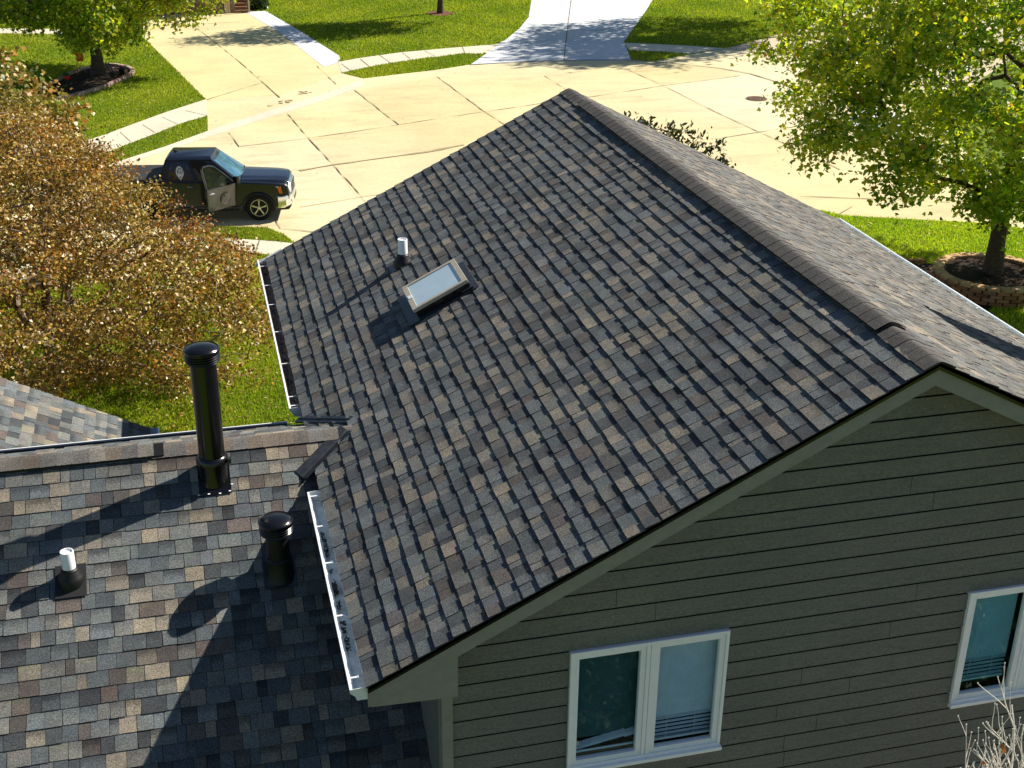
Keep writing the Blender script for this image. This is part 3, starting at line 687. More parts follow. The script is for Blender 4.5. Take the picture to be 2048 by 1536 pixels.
POLY = {
    'street': [(-16.27, 31.26),(-13.65, 36.2),(-9.73, 40.46),(-7.87, 42.51),(-6.02, 44.56),(-4.3, 46.78),(-4.21, 49.5),(-4.16, 52.8),(1.79, 59.79),(2.88, 60.24),(2.61, 57.54),(3.49, 56.0),(5.42, 56.72),(7.32, 57.36),(9.59, 58.49),(12.06, 58.54),(14.49, 58.47),(17.95, 57.92),(19.11, 57.41),(21.6, 58.76),(24.36, 60.17),(26.37, 57.67),(27.24, 54.67),(27.57, 48.93),(26.37, 42.33),(24.32, 35.21),(22.5, 26.86),(20.23, 28.67),(17.81, 29.7),(16.09, 30.43),(15.61, 31.17),(7.04, 24.37),(1.9, 27.18),(-2.14, 31.46),(-2.4, 32.38),(-2.88, 33.28),(-4.37, 33.72),(-6.26, 33.14),(-9.46, 31.51),(-13.56, 27.15)],
    'driveway_old': [(-4.16, 52.8),(-7.0, 69.49),(-8.16, 76.01),(-8.64, 78.81),(-0.59, 77.7),(0.61, 69.84),(1.93, 59.23),(2.61, 57.54),(-0.8, 53.07)],
    'driveway_strip': [(-0.9, 77.76),(0.39, 77.92),(1.79, 70.13),(2.79, 63.83),(3.07, 62.02),(3.0, 61.05),(2.71, 60.14),(1.93, 59.23),(0.61, 69.84)],
    'driveway_new': [(22.54, 94.56),(18.22, 79.36),(16.16, 72.34),(14.67, 68.7),(13.09, 65.4),(10.97, 61.32),(9.33, 58.27),(12.03, 58.41),(14.45, 58.34),(16.28, 58.04),(17.91, 57.79),(18.65, 60.54),(19.22, 62.91),(24.01, 72.86),(27.35, 80.03),(33.12, 92.73)],
    'driveway_far': [(24.22, 60.04),(25.42, 60.89),(29.19, 63.78),(33.24, 66.78),(40.01, 73.07),(45.03, 78.04),(54.05, 76.4),(40.54, 56.36),(29.42, 45.74),(27.51, 48.83),(27.18, 54.55),(26.3, 57.54)],
    'driveway_side': [(23.46,44.1),(25.3,44.9),(25.6,43.2),(24.9,40.6),(22.4,40.2),(21.97,41.23)],
    'sidewalk_left': [(-4.16, 52.8),(-5.77, 50.79),(-7.22, 48.73),(-8.38, 46.96),(-10.01, 45.01),(-12.03, 43.04),(-15.02, 39.99),(-14.57, 37.23),(-11.74, 40.11),(-9.67, 42.31),(-8.1, 44.21),(-6.6, 46.41),(-5.17, 48.49),(-4.21, 49.5)],
    'sidewalk_mid': [(2.79, 60.4),(4.06, 61.25),(6.38, 62.38),(9.28, 63.15),(11.95, 63.7),(12.89, 64.95),(10.97, 61.32),(10.51, 61.12),(9.75, 61.41),(7.1, 60.37),(4.8, 59.18),(2.63, 57.54)],
    'sidewalk_right': [(19.17, 62.76),(20.53, 62.17),(22.53, 61.15),(24.22, 60.04),(22.35, 59.21),(21.6, 58.91),(20.52, 59.72),(18.73, 60.52)],
    'sidewalk_near': [(-2.14, 31.46),(-2.91, 31.88),(-3.81, 32.29),(-5.03, 32.76),(-8.05, 32.14),(-11.51, 30.84),(-11.28, 28.9),(-7.99, 30.59),(-5.07, 31.47),(-3.88, 31.07),(-2.72, 30.38),(-1.58, 29.75)],
    'path_far': [(-16.82, 74.59),(-15.14, 74.27),(-11.48, 73.39),(-9.76, 72.36),(-8.8, 78.05),(-7.78, 74.09),(-8.63, 71.46),(-11.37, 71.49),(-14.97, 72.53),(-16.63, 73.02)],
    'gutter_far': [(-4.3, 46.78),(-2.89, 48.47),(-1.01, 50.6),(1.0, 52.7),(3.47, 55.88),(3.24, 54.27),(0.83, 51.24),(-1.13, 49.24),(-2.96, 47.21),(-6.03, 43.85),(-7.85, 41.71),(-7.87, 42.51),(-6.02, 44.56)],
}
JOINTS= [[(-3.46,46.26),(-3.19,43.87)],[(-3.19,43.87),(-0.72,44.57),(1.4,45.31),(3.58,46.19),(6.97,47.55),(10.45,48.83),(13.03,49.67),(17.32,51.38),(21.97,52.86)],[(-0.82,49.27),(-0.39,44.84),(0.4,37.8),(0.63,35.23),(1.09,31.1)],[(2.69,53.35),(3.58,46.19)],[(7.08,55.88),(7.68,47.79),(7.99,45.26)],[(12.36,54.81),(12.51,51.45)],[(16.94,55.42),(17.37,51.37),(17.75,45.29),(18.1,41.69),(18.42,39.02),(18.67,35.7)],[(14.36,40.62),(18.17,41.85),(21.37,42.81)],[(-1.64,35.25),(1.58,36.31)],[(-4.21,73.23),(-2.52,63.56),(-1.46,56.64),(-0.86,52.44)],[(-4.14,52.69),(-1.44,55.92)],[(1.6,59.43),(2.03,54.86)],[(-2.44,33.02),(-1.41,32.42)],[(-2.58,34.03),(-2.47,33.03)],[(24.33,60.02),(25.57,57.98),(26.66,55.89),(27.66,53.25)],[(15.64,32.8),(17.27,32.2),(20.48,31.0)],[(15.9,30.47),(16.88,31.25)],[(-4.67,73.5),(-1.43,73.98)],[(-9.46,31.51),(-6.1,33.2)]]
ARC= [[(9.33,58.27),(12.06,58.54),(14.49,58.47),(16.34,58.24),(17.95,57.92),(18.46,57.54),(19.7,56.73),(21.72,54.84),(22.67,53.22),(23.23,50.88),(23.46,48.07),(23.16,44.46)]]
TIRE= [[(-1.19,39.85),(0.14,40.42),(3.97,41.55),(5.58,42.33)]]
DJ= [[(22.31,83.42),(18.46,71.32),(14.43,58.48)],[(14.12,67.74),(21.16,66.74)]]
SJ= [[(-5.09,50.65),(-4.21,49.5)],[(-6.09,49.61),(-5.45,48.09)],[(-6.91,48.4),(-6.41,46.88)],[(-7.8,47.26),(-7.34,45.57)],[(-8.64,46.17),(-8.21,44.47)],[(2.9,59.83),(3.11,58.08)],[(4.02,60.98),(4.19,58.91)],[(5.19,61.74),(5.39,59.61)],[(6.48,62.21),(6.61,60.32)],[(7.77,62.54),(8.01,60.89)],[(9.98,63.16),(9.75,61.41)],[(-3.21,32.05),(-3.45,30.73)]]
# ------------------------------------------------------------------ ground, street, paths (traced in plan, metres)
def flat(name, poly, z, mat, th=.0):
    mb = MB(); mb.face([(x,y,z) for x, y in poly]); me_o = mb.build(name, [mat]); return tag(me_o, kind='structure')
mb = MB()
rs = [0, 60, 140, 400, 1500]; n = 48
cx, cy = 8, 45
for i in range(len(rs)-1):
    for k in range(n):
        a, b = 2*math.pi*k/n, 2*math.pi*(k+1)/n
        if i == 0: mb.face([(cx,cy,-.012),(cx+rs[1]*math.cos(a),cy+rs[1]*math.sin(a),-.012),(cx+rs[1]*math.cos(b),cy+rs[1]*math.sin(b),-.012)])
        else: mb.face([(cx+rs[i]*math.cos(a),cy+rs[i]*math.sin(a),-.012),(cx+rs[i+1]*math.cos(a),cy+rs[i+1]*math.sin(a),-.012),(cx+rs[i+1]*math.cos(b),cy+rs[i+1]*math.sin(b),-.012),(cx+rs[i]*math.cos(b),cy+rs[i]*math.sin(b),-.012)])
tag(mb.build('ground', [M['lawn']]), kind='structure')
LAY = [('street','street',0.0,'street'),('driveway','driveway_old',.004,'drive'),('driveway','driveway_far',.006,'pinkish'),('driveway','driveway_side',.010,'new'),
       ('driveway','driveway_new',.014,'new'),('driveway','driveway_strip',.012,'new'),('sidewalk','sidewalk_left',.016,'walk'),('sidewalk','sidewalk_mid',.008,'walk'),
       ('sidewalk','sidewalk_right',.018,'walk'),('sidewalk','sidewalk_near',.008,'walk'),('path','path_far',.004,'walk'),('gutter_pan','gutter_far',.006,'walk')]
for nm, key, z, mat in LAY: flat(nm, POLY[key], z, M[mat])
def strips(name, lines, wd, z, mat, wob=.0):
    mb = MB()
    for ln in lines:
        pts = []
        for i in range(len(ln)-1):
            a, b = Vector((*ln[i],0)), Vector((*ln[i+1],0)); n = max(1, int((b-a).length/.5))
            pts += [a.lerp(b, k/n) for k in range(n)]
        pts.append(Vector((*ln[-1],0)))
        L_, R_ = [], []
        for i, p in enumerate(pts):
            d = (pts[min(i+1,len(pts)-1)]-pts[max(i-1,0)]).normalized(); n = Vector((-d.y,d.x,0))
            k = wd*random.uniform(1-wob,1+wob); off = n*random.uniform(-wob,wob)*.02
            L_.append(p+n*k/2+off); R_.append(p-n*k/2+off)
        for i in range(len(pts)-1): mb.face([(v.x,v.y,z) for v in (L_[i],L_[i+1],R_[i+1],R_[i])])
    return tag(mb.build(name, [mat]), kind='structure')
SL = [([(-.82,49.27),(2.69,53.35),(3.58,46.19),(-.39,44.84)],'a'),([(2.69,53.35),(7.08,55.88),(7.68,47.79),(3.58,46.19)],'b'),([(-.39,44.84),(3.58,46.19),(7.97,47.9),(7.99,45.26),(5.58,42.33),(.14,40.42)],'c'),
      ([(7.08,55.88),(12.36,54.81),(12.51,51.0),(13.03,49.67),(7.68,47.79)],'a'),([(16.94,55.42),(17.37,51.37),(21.97,52.86),(21.72,54.84),(19.7,56.73)],'b'),([(17.37,51.37),(17.75,45.29),(18.17,41.85),(21.37,42.81),(23.1,47),(22.6,53)],'d'),([(.14,40.42),(5.58,42.33),(1.58,36.31),(.4,35.9)],'b')]
for kk, cc in (('a',(.64,.55,.30)),('b',(.60,.51,.27)),('c',(.60,.50,.265)),('d',(.65,.57,.345))): M['slab_'+kk] = concrete('street_slab_'+kk, cc, (.35,.27,.15), k=1.2)
for pl_, kk in SL: flat('street_slab', pl_, .0028, M['slab_'+kk])
strips('pavement_joints', JOINTS, .030, .022, M['joint'], .9)
strips('pavement_joints', ARC, .085, .024, M['joint'], .35)
strips('pavement_joints', SJ, .03, .023, M['joint'], .4)
strips('pavement_joints', DJ, .05, .021, M['joint'], .3)
strips('tyre_marks', TIRE, .16, .0225, M['tar'], .6)
# cracked dark patches in the driveway apron
mb = MB()
for cx, cy, s in ((-.75,51.6,.55),(.35,53.3,.5),(-1.4,50.9,.2)):
    for i in range(9):
        a = random.uniform(0,6.28); q = [(cx+s*random.uniform(-.6,.6), cy+s*random.uniform(-.6,.6)) for _ in range(1)][0]
        mb.face([(q[0]+random.uniform(.5,1)*s*.32*math.cos(t+a), q[1]+random.uniform(.5,1)*s*.2*math.sin(t+a), .0235+i*.0006) for t in (0,1.2,2.4,3.6,4.9)])
tag(mb.build('pavement_patches', [M['tar']]), kind='structure')

def in_poly(px, py, poly):
    c = np.zeros(len(px), bool); n = len(poly); j = n-1
    for i in range(n):
        xi, yi = poly[i]; xj, yj = poly[j]
        if yi != yj:
            c ^= ((yi > py) != (yj > py)) & (px < (xj-xi)*(py-yi)/(yj-yi)+xi)
        j = i
    return c
BED1 = [(-11.2,53.84),(-10.36,54.19),(-9.32,55.27),(-8.25,57.08),(-7.54,58.85),(-7.51,59.97),(-7.86,60.81),(-8.61,61.48),(-9.56,61.02),(-10.33,59.66),(-10.92,57.98),(-11.45,55.81)]
RC = (17.02, 23.20); RR = 1.62
BED2 = [(15.1,25.6),(16.3,25.4),(17.0,24.5),(16.6,22.2),(15.6,21.2),(14.2,20.6),(13.0,22.2)]
def grass(name, x0, x1, y0, y1, dens, hgt, wid, region=None, excl_extra=(), bright=1.0):
    n = int((x1-x0)*(y1-y0)*dens)
    px = RNG.uniform(x0,x1,n); py = RNG.uniform(y0,y1,n)
    # keep what a wide view cone from the drone can see
    dx, dy = px+5.07, py+7.45; ang = np.arctan2(dx, dy); k = (ang > R(-16)) & (ang < R(58))
    px, py = px[k], py[k]
    bad = np.zeros(len(px), bool)
    for key in POLY: bad |= in_poly(px, py, POLY[key])
    bad |= in_poly(px, py, BED1) | in_poly(px, py, BED2) | ((px-RC[0])**2+(py-RC[1])**2 < (RR+.02)**2)
    bad |= (px > -11) & (px < 4.1) & (py > -2) & (py < 9.6)
    bad |= ((px-11.05)**2+(py-74.9)**2 < .9)
    for e in excl_extra: bad |= in_poly(px, py, e)
    px, py = px[~bad], py[~bad]; n = len(px)
    h = hgt*RNG.uniform(.55,1.3,n); wv = wid*RNG.uniform(.6,1.4,n); a = RNG.uniform(0,2*np.pi,n); lean = RNG.uniform(-.6,.6,(n,2))*h[:,None]
    V = np.zeros((n,3,3)); ca, sa = np.cos(a), np.sin(a)
    V[:,0,0] = px-ca*wv; V[:,0,1] = py-sa*wv; V[:,0,2] = -.02
    V[:,1,0] = px+ca*wv; V[:,1,1] = py+sa*wv; V[:,1,2] = -.02
    V[:,2,0] = px+lean[:,0]; V[:,2,1] = py+lean[:,1]; V[:,2,2] = h
    # patchy colour: yellower and bluer clumps
    f = np.sin(px*.9+1.3*np.sin(py*.37))*np.cos(py*.7+1.1*np.sin(px*.45))*.5+.5
    f = np.clip(f*.5+RNG.uniform(0,.6,n)*.9, 0, 1)[:,None]
    c = np.array([.14,.245,.013])*(1-f)+np.array([.45,.45,.036])*f
    c *= RNG.uniform(.6,1.3,(n,1))*bright; dry = RNG.random(n) < .035; c[dry] = np.array([.34,.29,.10])*RNG.uniform(.7,1.2,(dry.sum(),1))
    return tag(raw_mesh(name, V.reshape(-1,3), 3, M['blade'], cols=c), kind="stuff")
grass('grass', -16, 2, 9.6, 34, 900, .070, .016)
grass('grass', 4.3, 27, 12, 34, 700, .070, .017, bright=1.5)
grass('grass', 4.6, 24, -1, 12, 420, .070, .022, bright=1.3)
grass('grass', -22, 10, 40, 62, 320, .075, .026)
grass('grass', -24, 58, 56, 96, 170, .085, .036)

# fallen leaves on the lawns
def litter(name, x0, x1, y0, y1, n, size, cols, avoid=True):
    px = RNG.uniform(x0,x1,n); py = RNG.uniform(y0,y1,n); bad = np.zeros(n,bool)
    if avoid:
        for key in POLY: bad |= in_poly(px, py, POLY[key])
    px, py = px[~bad], py[~bad]; n = len(px); s = size*RNG.uniform(.6,1.3,n); a = RNG.uniform(0,6.28,n)
    V = np.zeros((n,4,3))
    for i, (r, t) in enumerate(((1,0),(.55,1.6),(1,3.1),(.55,4.7))):
        V[:,i,0] = px+s*r*np.cos(a+t); V[:,i,1] = py+s*r*np.sin(a+t); V[:,i,2] = (.075 if avoid else .03)+RNG.uniform(0,.03,n)
    c = np.array(cols)[RNG.integers(0,len(cols),n)]*RNG.uniform(.7,1.2,(n,1))
    return tag(raw_mesh(name, V.reshape(-1,3), 4, M['leaf_dry'], cols=c), kind="stuff")
YEL = [(.55,.36,.04),(.5,.22,.03),(.6,.45,.12),(.38,.2,.06),(.62,.5,.25)]
litter('fallen_leaves', 14, 21, 24.5, 30, 170, .05, YEL)
litter('fallen_leaves', -11, -1.5, 30.5, 34, 420, .045, YEL)
litter('fallen_leaves', -11.5, -3.3, 14, 30, 1100, .045, [(.42,.27,.09),(.34,.19,.06),(.5,.36,.16),(.28,.15,.05)])
litter('fallen_leaves', -14, 0, 44, 72, 520, .05, [(.62,.52,.30),(.6,.45,.15),(.45,.3,.1)])
litter('fallen_leaves', 2, 17, 58, 74, 120, .05, [(.62,.52,.30),(.6,.45,.15)])
litter('fallen_leaves', -4, 20, 36, 70, 60, .05, [(.2,.12,.06),(.3,.18,.08)], False)

# manhole cover in the street
mh = empty('manhole_cover', (20.62,47.78,.022), 'round rusty iron manhole cover set in the cream concrete street', 'manhole cover')
M['iron'] = simple('rusty_cast_iron', (.10,.055,.032), .7, .3, .4, .5, 8)
mb = MB(); mb.lathe((0,0,0), [(.45,-.01),(.45,.012),(.42,.014),(.42,.004),(.40,.004),(.40,.010),(.30,.012),(.28,.005),(.20,.005),(.18,.012),(.05,.012)], 32); mb.build('lid', [M['iron']], mh)
mb = MB(); mb.lathe((0,0,0), [(.50,-.01),(.50,.006),(.455,.008),(.455,-.01)], 32); mb.build('ring', [M['joint']], mh)

# ------------------------------------------------------------------ trees
def tree(name, base, label, cat, center, radii, nclump, nleaf, lsize, palette, trunk_r, trunk_top, leafmat, barkmat='bark', shell=.55, sig=.45, shape='oval', low=None, colorfn=None, tipr=.010, seed=1, group=None, droop=.25, expo=.46, keep=None, updir=.3, lean=(0,0), cname='crown', wr=.5):
    rng = np.random.default_rng(seed)
    base = np.array(base, float); C = np.array(center, float); Rd = np.array(radii, float)
    root = empty(name, base, label, cat, group)
    pts = []
    while len(pts) < nclump:
        d = rng.normal(size=3); d /= np.linalg.norm(d); r = rng.random()**(1/3.); r = shell+(1-shell)*r if rng.random() < .72 else r
        p = C+d*Rd*r*(1+.16*math.sin(3*d[0]*2.1+seed)+.12*math.sin(5*d[1]+2*seed+4*d[2]))
        if low is not None and p[2] < low(p): continue
        if keep is not None and not keep(p): continue
        pts.append(p)
    pts = np.array(pts)
    # skeleton: trunk first, then each clump joins the nearest limb that lies nearer the trunk
    nt_ = 9; tz = np.linspace(base[2], trunk_top, nt_)
    f = (tz-base[2])/(trunk_top-base[2])
    tp = np.stack([base[0]+lean[0]*f**1.4+.06*np.sin(f*5+seed), base[1]+lean[1]*f**1.4+.06*np.cos(f*4+seed)-.06, tz], 1); tp[0,:2] = base[:2]
    P = [p for p in tp]; par = [-1]+list(range(nt_-1)); isT = [True]*nt_
    hd = np.hypot(pts[:,0]-np.interp(pts[:,2],tz,tp[:,0]), pts[:,1]-np.interp(pts[:,2],tz,tp[:,1]))
    order = np.argsort(hd+.25*np.abs(pts[:,2]-C[2]))
    PA = np.zeros((nt_+nclump*3,3)); PA[:nt_] = tp; cnt = nt_; tips = []
    lowz = base[2]+(trunk_top-base[2])*.22
    for i in order:
        p = pts[i]; d = np.linalg.norm(PA[:cnt]-p, axis=1)+np.maximum(0, PA[:cnt,2]-p[2])*.9
        d[:nt_] += np.where(PA[:nt_,2] < lowz, 3., .15*Rd[0])
        j = int(np.argmin(d)); a = PA[j]
        m1 = a*.62+p*.38+np.array([0,0,.10*np.linalg.norm(p-a)])+rng.normal(size=3)*.05*np.linalg.norm(p-a)
        m2 = a*.28+p*.72+np.array([0,0,.07*np.linalg.norm(p-a)])+rng.normal(size=3)*.05*np.linalg.norm(p-a)
        for m in (m1, m2, p):
            PA[cnt] = m; P.append(m); par.append(j); j = cnt; cnt += 1; isT.append(False)
        tips.append(j)
    num = np.zeros(cnt)
    for t in tips: num[t] += 1
    for i in range(cnt-1, 0, -1): num[par[i]] += num[i]
    rad = tipr*np.maximum(num,.6)**expo; rad = np.minimum(rad, trunk_r*.62)
    tr = trunk_r*(1-.55*f); tr[0] *= 1.28
    mb = MB(); mb.tube([Vector(p)-Vector(base) for p in tp], list(tr), 14)
    for i in range(nt_, cnt):
        j = par[i]; ra = min(rad[j], rad[i]*1.5) if not isT[j] else rad[i]*1.15
        mb.tube([Vector(PA[j])-Vector(base), Vector(PA[i])-Vector(base)], [ra, rad[i]*(.9 if num[i] > 1 else .45)], 5 if rad[i] < .03 else 8, cap=False, m=1)
    mb.build('trunk', [M['bark'], M[barkmat]], root, smooth=True)
    # leaves
    tw = np.array(tips); per = rng.poisson(nleaf/len(tw), len(tw)); idx = np.repeat(np.arange(len(tw)), per); n = len(idx)
    cpos = PA[tw][idx]; ppos = PA[np.array(par)[tw]][idx]
    t = rng.random(n)**.7; pos = ppos*(1-t)[:,None]*.55+cpos*(1-(1-t)*.55)[:,None]+rng.normal(size=(n,3))*np.array([sig,sig,sig*.62])
    nm = rng.normal(size=(n,3)); nm[:,2] = np.abs(nm[:,2])+updir; nm /= np.linalg.norm(nm,axis=1)[:,None]
    ax = rng.normal(size=(n,3)); ax[:,2] -= droop; ax -= nm*(ax*nm).sum(1)[:,None]; ax /= np.linalg.norm(ax,axis=1)[:,None]
    bx = np.cross(nm, ax); s = lsize*rng.uniform(.65,1.3,n)
    if shape == 'oval': prof = [(0,0,0),(.45,.5*wr*1.6,.10),(1,0,-.06),(.5,-.5*wr*1.6,.10)]
    elif shape == 'maple': prof = [(0,.0,0),(.12,.42,.0),(.42,.50,-.04),(.55,.24,0),(1,0,-.1),(.55,-.24,0),(.42,-.50,-.04),(.12,-.42,0)]
    else: prof = [(0,0,0),(.25,.17,.05),(.65,.18,.04),(1,0,-.08),(.65,-.18,.04),(.25,-.17,.05)]
    V = np.zeros((n,len(prof),3))
    for k, (u, v, q) in enumerate(prof): V[:,k] = pos+(ax*u+bx*v+nm*q)*s[:,None]-base
    cp = np.array(palette); ck = rng.integers(0,len(cp),len(tw)); li = np.where(rng.random(n) < .55, ck[idx], rng.integers(0,len(cp),n))
    c = cp[li]*rng.uniform(.7,1.3,(n,1))
    if colorfn is not None: c = colorfn(pos, c, rng, idx)
    raw_mesh(cname, V.reshape(-1,3), len(prof), M[leafmat], root, cols=c)
    return root

# broad maple in the ring wall at the right
GREEN = [(.15,.26,.022),(.25,.36,.03),(.36,.43,.038),(.10,.19,.02),(.44,.46,.045),(.18,.29,.028)]
def col_maple(pos, c, rng, idx):
    left = np.clip((15.0-pos[:,0])/5.5, 0, 1)*np.clip((pos[:,2]-2.4)/1.5,0,1)
    top = np.clip((pos[:,2]-4.5)/4,0,1)  # sunlit look of the upper crown put into yellower, brighter leaves
    y = rng.random(len(c)) < (.10+.35*left+.30*top)
    c[y] = np.array([(.46,.49,.045),(.42,.49,.05),(.52,.46,.04),(.38,.47,.045)])[rng.integers(0,4,y.sum())]*rng.uniform(.7,1.2,(y.sum(),1))
    o = rng.random(len(c)) < .05*left; c[o] = np.array([.42,.20,.03])
    return c
tree('maple_tree', (17.02,23.17,.40), 'large green maple with yellowing left side standing in the round stone block ring', 'tree', (17.1,23.6,6.0), (6.9,6.2,4.9), 400, 80000, .138, GREEN, .24, 8.5, 'leaf', sig=.37, shape='maple', keep=lambda p: p[0] > 11.25+max(0,p[2]-5.4)*.5, low=lambda p: 2.1+.34*max(0,abs(p[0]-17)-1.2)+.12*abs(p[1]-23.6), colorfn=col_maple, seed=5, shell=.5, tipr=.011, droop=.9)
# maple on the far left lawn
def col_far(pos, c, rng, idx):
    k = np.clip((pos[:,0]+7.5)/3, 0, 1); y = rng.random(len(c)) < (.12+.5*k)
    c[y] = np.array([(.30,.25,.02),(.25,.25,.03),(.2,.22,.025)])[rng.integers(0,3,y.sum())]*rng.uniform(.7,1.2,(y.sum(),1)); return c
tree('maple_tree', (-9.1,59.35,0), 'green maple with a thick trunk in the brick edged bed on the far lawn', 'tree', (-8.7,59.3,5.2), (4.9,4.9,4.1), 460, 42000, .17, GREEN, .31, 6.5, 'leaf', sig=.33, shape='maple', low=lambda p: 1.35+.30*max(0,abs(p[0]+9)-1.0)**1.0, colorfn=col_far, seed=8, shell=.45, droop=.9)
# gold-brown crab apple on the near lawn, and the greener tree behind it
GOLD = [(.34,.19,.028),(.24,.13,.022),(.46,.32,.07),(.13,.07,.02),(.24,.18,.028),(.17,.165,.024),(.56,.44,.14),(.38,.16,.02),(.28,.18,.035)]
def col_crab(pos, c, rng, idx):
    r = (pos[:,0] > -5.6) & (pos[:,1] > 21) & (rng.random(len(c)) < .6); c[r] = np.array([(.25,.09,.03),(.30,.13,.04),(.20,.075,.03)])[rng.integers(0,3,r.sum())]*rng.uniform(.7,1.3,(r.sum(),1)); return c
def crab_low(p):
    return .75+.0*p[0]
tree('crabapple_tree', (-8.6,21.8,0), 'wide crab apple with sparse gold brown leaves and bare twigs on the near left lawn', 'tree', (-8.4,21.6,3.5), (4.8,6.2,3.05), 1400, 118000, .077, GOLD, .17, 3.2, 'leaf_dry', 'twig', sig=.20, shape='oval', keep=lambda p: p[2] < 5.2-.85*(p[0]+6.85)-.25*(p[1]-23), low=crab_low, colorfn=col_crab, seed=3, shell=.35, tipr=.009, droop=.5, expo=.44, updir=.15, wr=.46)
OLIVE = [(.26,.22,.035),(.20,.20,.03),(.34,.25,.05),(.38,.20,.035),(.16,.19,.03),(.44,.33,.12)]
tree('maple_tree', (-11.6,33.0,0), 'smaller olive and orange leaved maple behind the brown crab apple at the left edge', 'tree', (-10.9,32.6,3.5), (2.9,2.6,2.3), 170, 8500, .15, OLIVE, .13, 3.4, 'leaf_dry', 'twig', sig=.24, shape='maple', low=lambda p: 1.2, seed=12, shell=.4, tipr=.009, droop=.7)
# dark leaved small tree whose top shows above the roof ridge
tree('magnolia_tree', (2.9,12.6,0), 'dark glossy leaved tree top poking above the far roof ridge', 'tree', (2.75,12.6,6.3), (1.15,.9,1.75), 120, 4600, .10, [(.030,.042,.014),(.045,.055,.018),(.022,.032,.012),(.06,.06,.02)], .07, 6.6, 'leaf_dark', 'twig', sig=.10, shape='lance', seed=23, shell=.3, tipr=.007, droop=-.9, updir=.0)
# young tree on the middle lawn: only its foot is in the frame, its crown shades the lawn and the driveway
tree('lawn_tree', (11.05,74.9,0), 'slim straight tree trunk in a small round mulch patch on the middle lawn', 'tree', (11.6,72.2,7.6), (3.4,2.6,4.6), 260, 9000, .22, GREEN, .17, 9.5, 'leaf', sig=.4, shape='maple', low=lambda p: 3.2, seed=31, lean=(.4,-1.6))
# tall trees past the frame that shade the new driveway and the far lawn
tree('shade_tree', (34.7,69.8,0), 'tall green tree on the far right lawn, foot hidden behind the big maple', 'tree', (33.5,69.3,11.0), (4.4,4.4,5.6), 330, 11000, .26, GREEN, .25, 12, 'leaf', sig=.5, shape='maple', low=lambda p: 4.5, seed=41, group='tall shade trees at the far right')
tree('shade_tree', (38.5,66.0,0), 'tall green tree beside the right hand driveway, hidden behind the big maple', 'tree', (37.5,65.6,15.5), (4.6,3.4,4.4), 260, 8000, .26, GREEN, .25, 15, 'leaf', sig=.5, shape='maple', low=lambda p: 6, seed=43, group='tall shade trees at the far right')
# bare twiggy young tree close to the gable wall
def bare():
    base = Vector((.60,-1.35,0)); root = empty('bare_sapling', base, 'pale bare twigs with a few orange leaves in front of the gable wall', 'sapling')
    rng = random.Random(5); mb = MB(); lf = MB()
    top = Vector((.47,-1.1,6.0)); mb.tube([Vector((0,0,0)), Vector((-.03,.05,2.2)), Vector((-.02,.1,4.2)), top-base], [.05,.042,.03,.02], 10); mb.build('trunk', [M['bark']], root, smooth=True)
    tw = MB()
    def grow(p, d, ln, r, dep):
        pts = [p]; q = p; dd = d.normalized(); n = 5
        for k in range(n):
            dd = (dd+Vector((rng.uniform(-.16,.16),rng.uniform(-.16,.16),rng.uniform(-.02,.16)))).normalized(); q = q+dd*ln/n; pts.append(q)
        tw.tube(pts, [r*(1-.5*k/n) for k in range(n+1)], 6)
        tw.lathe(pts[-1], [(.001,-.006),(.0065,0),(.006,.006),(.001,.010)], 6)
        if dep > 0:
            for k in (1,2,3,4):
                if rng.random() < .85:
                    s = -1 if rng.random() < .5 else 1
                    nd = (dd+Vector((s*rng.uniform(.3,.9),rng.uniform(-.5,.5),rng.uniform(.0,.5)))).normalized(); grow(pts[k], nd, ln*rng.uniform(.38,.6), r*.62, dep-1)
        if rng.random() < .10:
            c = pts[3]; a = Vector((rng.uniform(-1,1),rng.uniform(-1,1),-.8)).normalized(); b = a.cross(Vector((.3,.8,.2))).normalized(); s = .055
            f = [c, c+a*s*.5+b*s*.35, c+a*s+b*.1*s, c+a*s*.6-b*s*.4]; lf.face(f)
    for i in range(26):
        z = rng.uniform(5.25,6.1); a = rng.uniform(0,6.28); p = Vector((-.12,.2,z))
        d = Vector((math.cos(a)*.6-.2, math.sin(a)*.35, rng.uniform(.75,1.1))); grow(p, d, rng.uniform(.6,1.0), .0095, 2)
    tw.build('twigs', [M['twig_pale']], root, smooth=True)
    for c0 in ((-.62,-.0,6.62),(-.56,.0,6.56),(-.68,.05,6.30),(-.40,.1,6.45),(-.35,.0,6.2)):
        for q in range(4):
            c = Vector(c0)+Vector((rng.uniform(-.04,.04),rng.uniform(-.04,.04),rng.uniform(-.03,.03))); a = Vector((rng.uniform(-1,1),rng.uniform(-1,1),-.8)).normalized(); b = a.cross(Vector((.3,.8,.2))).normalized(); s = .075; lf.face([c, c+a*s*.5+b*s*.35, c+a*s+b*.1*s, c+a*s*.6-b*s*.4])
    M['orange_leaf'] = simple('orange_dead_leaf', (.55,.16,.03), .5, 0, .4, .3, 30)
    lf.build('leaves', [M['orange_leaf']], root)
bare()

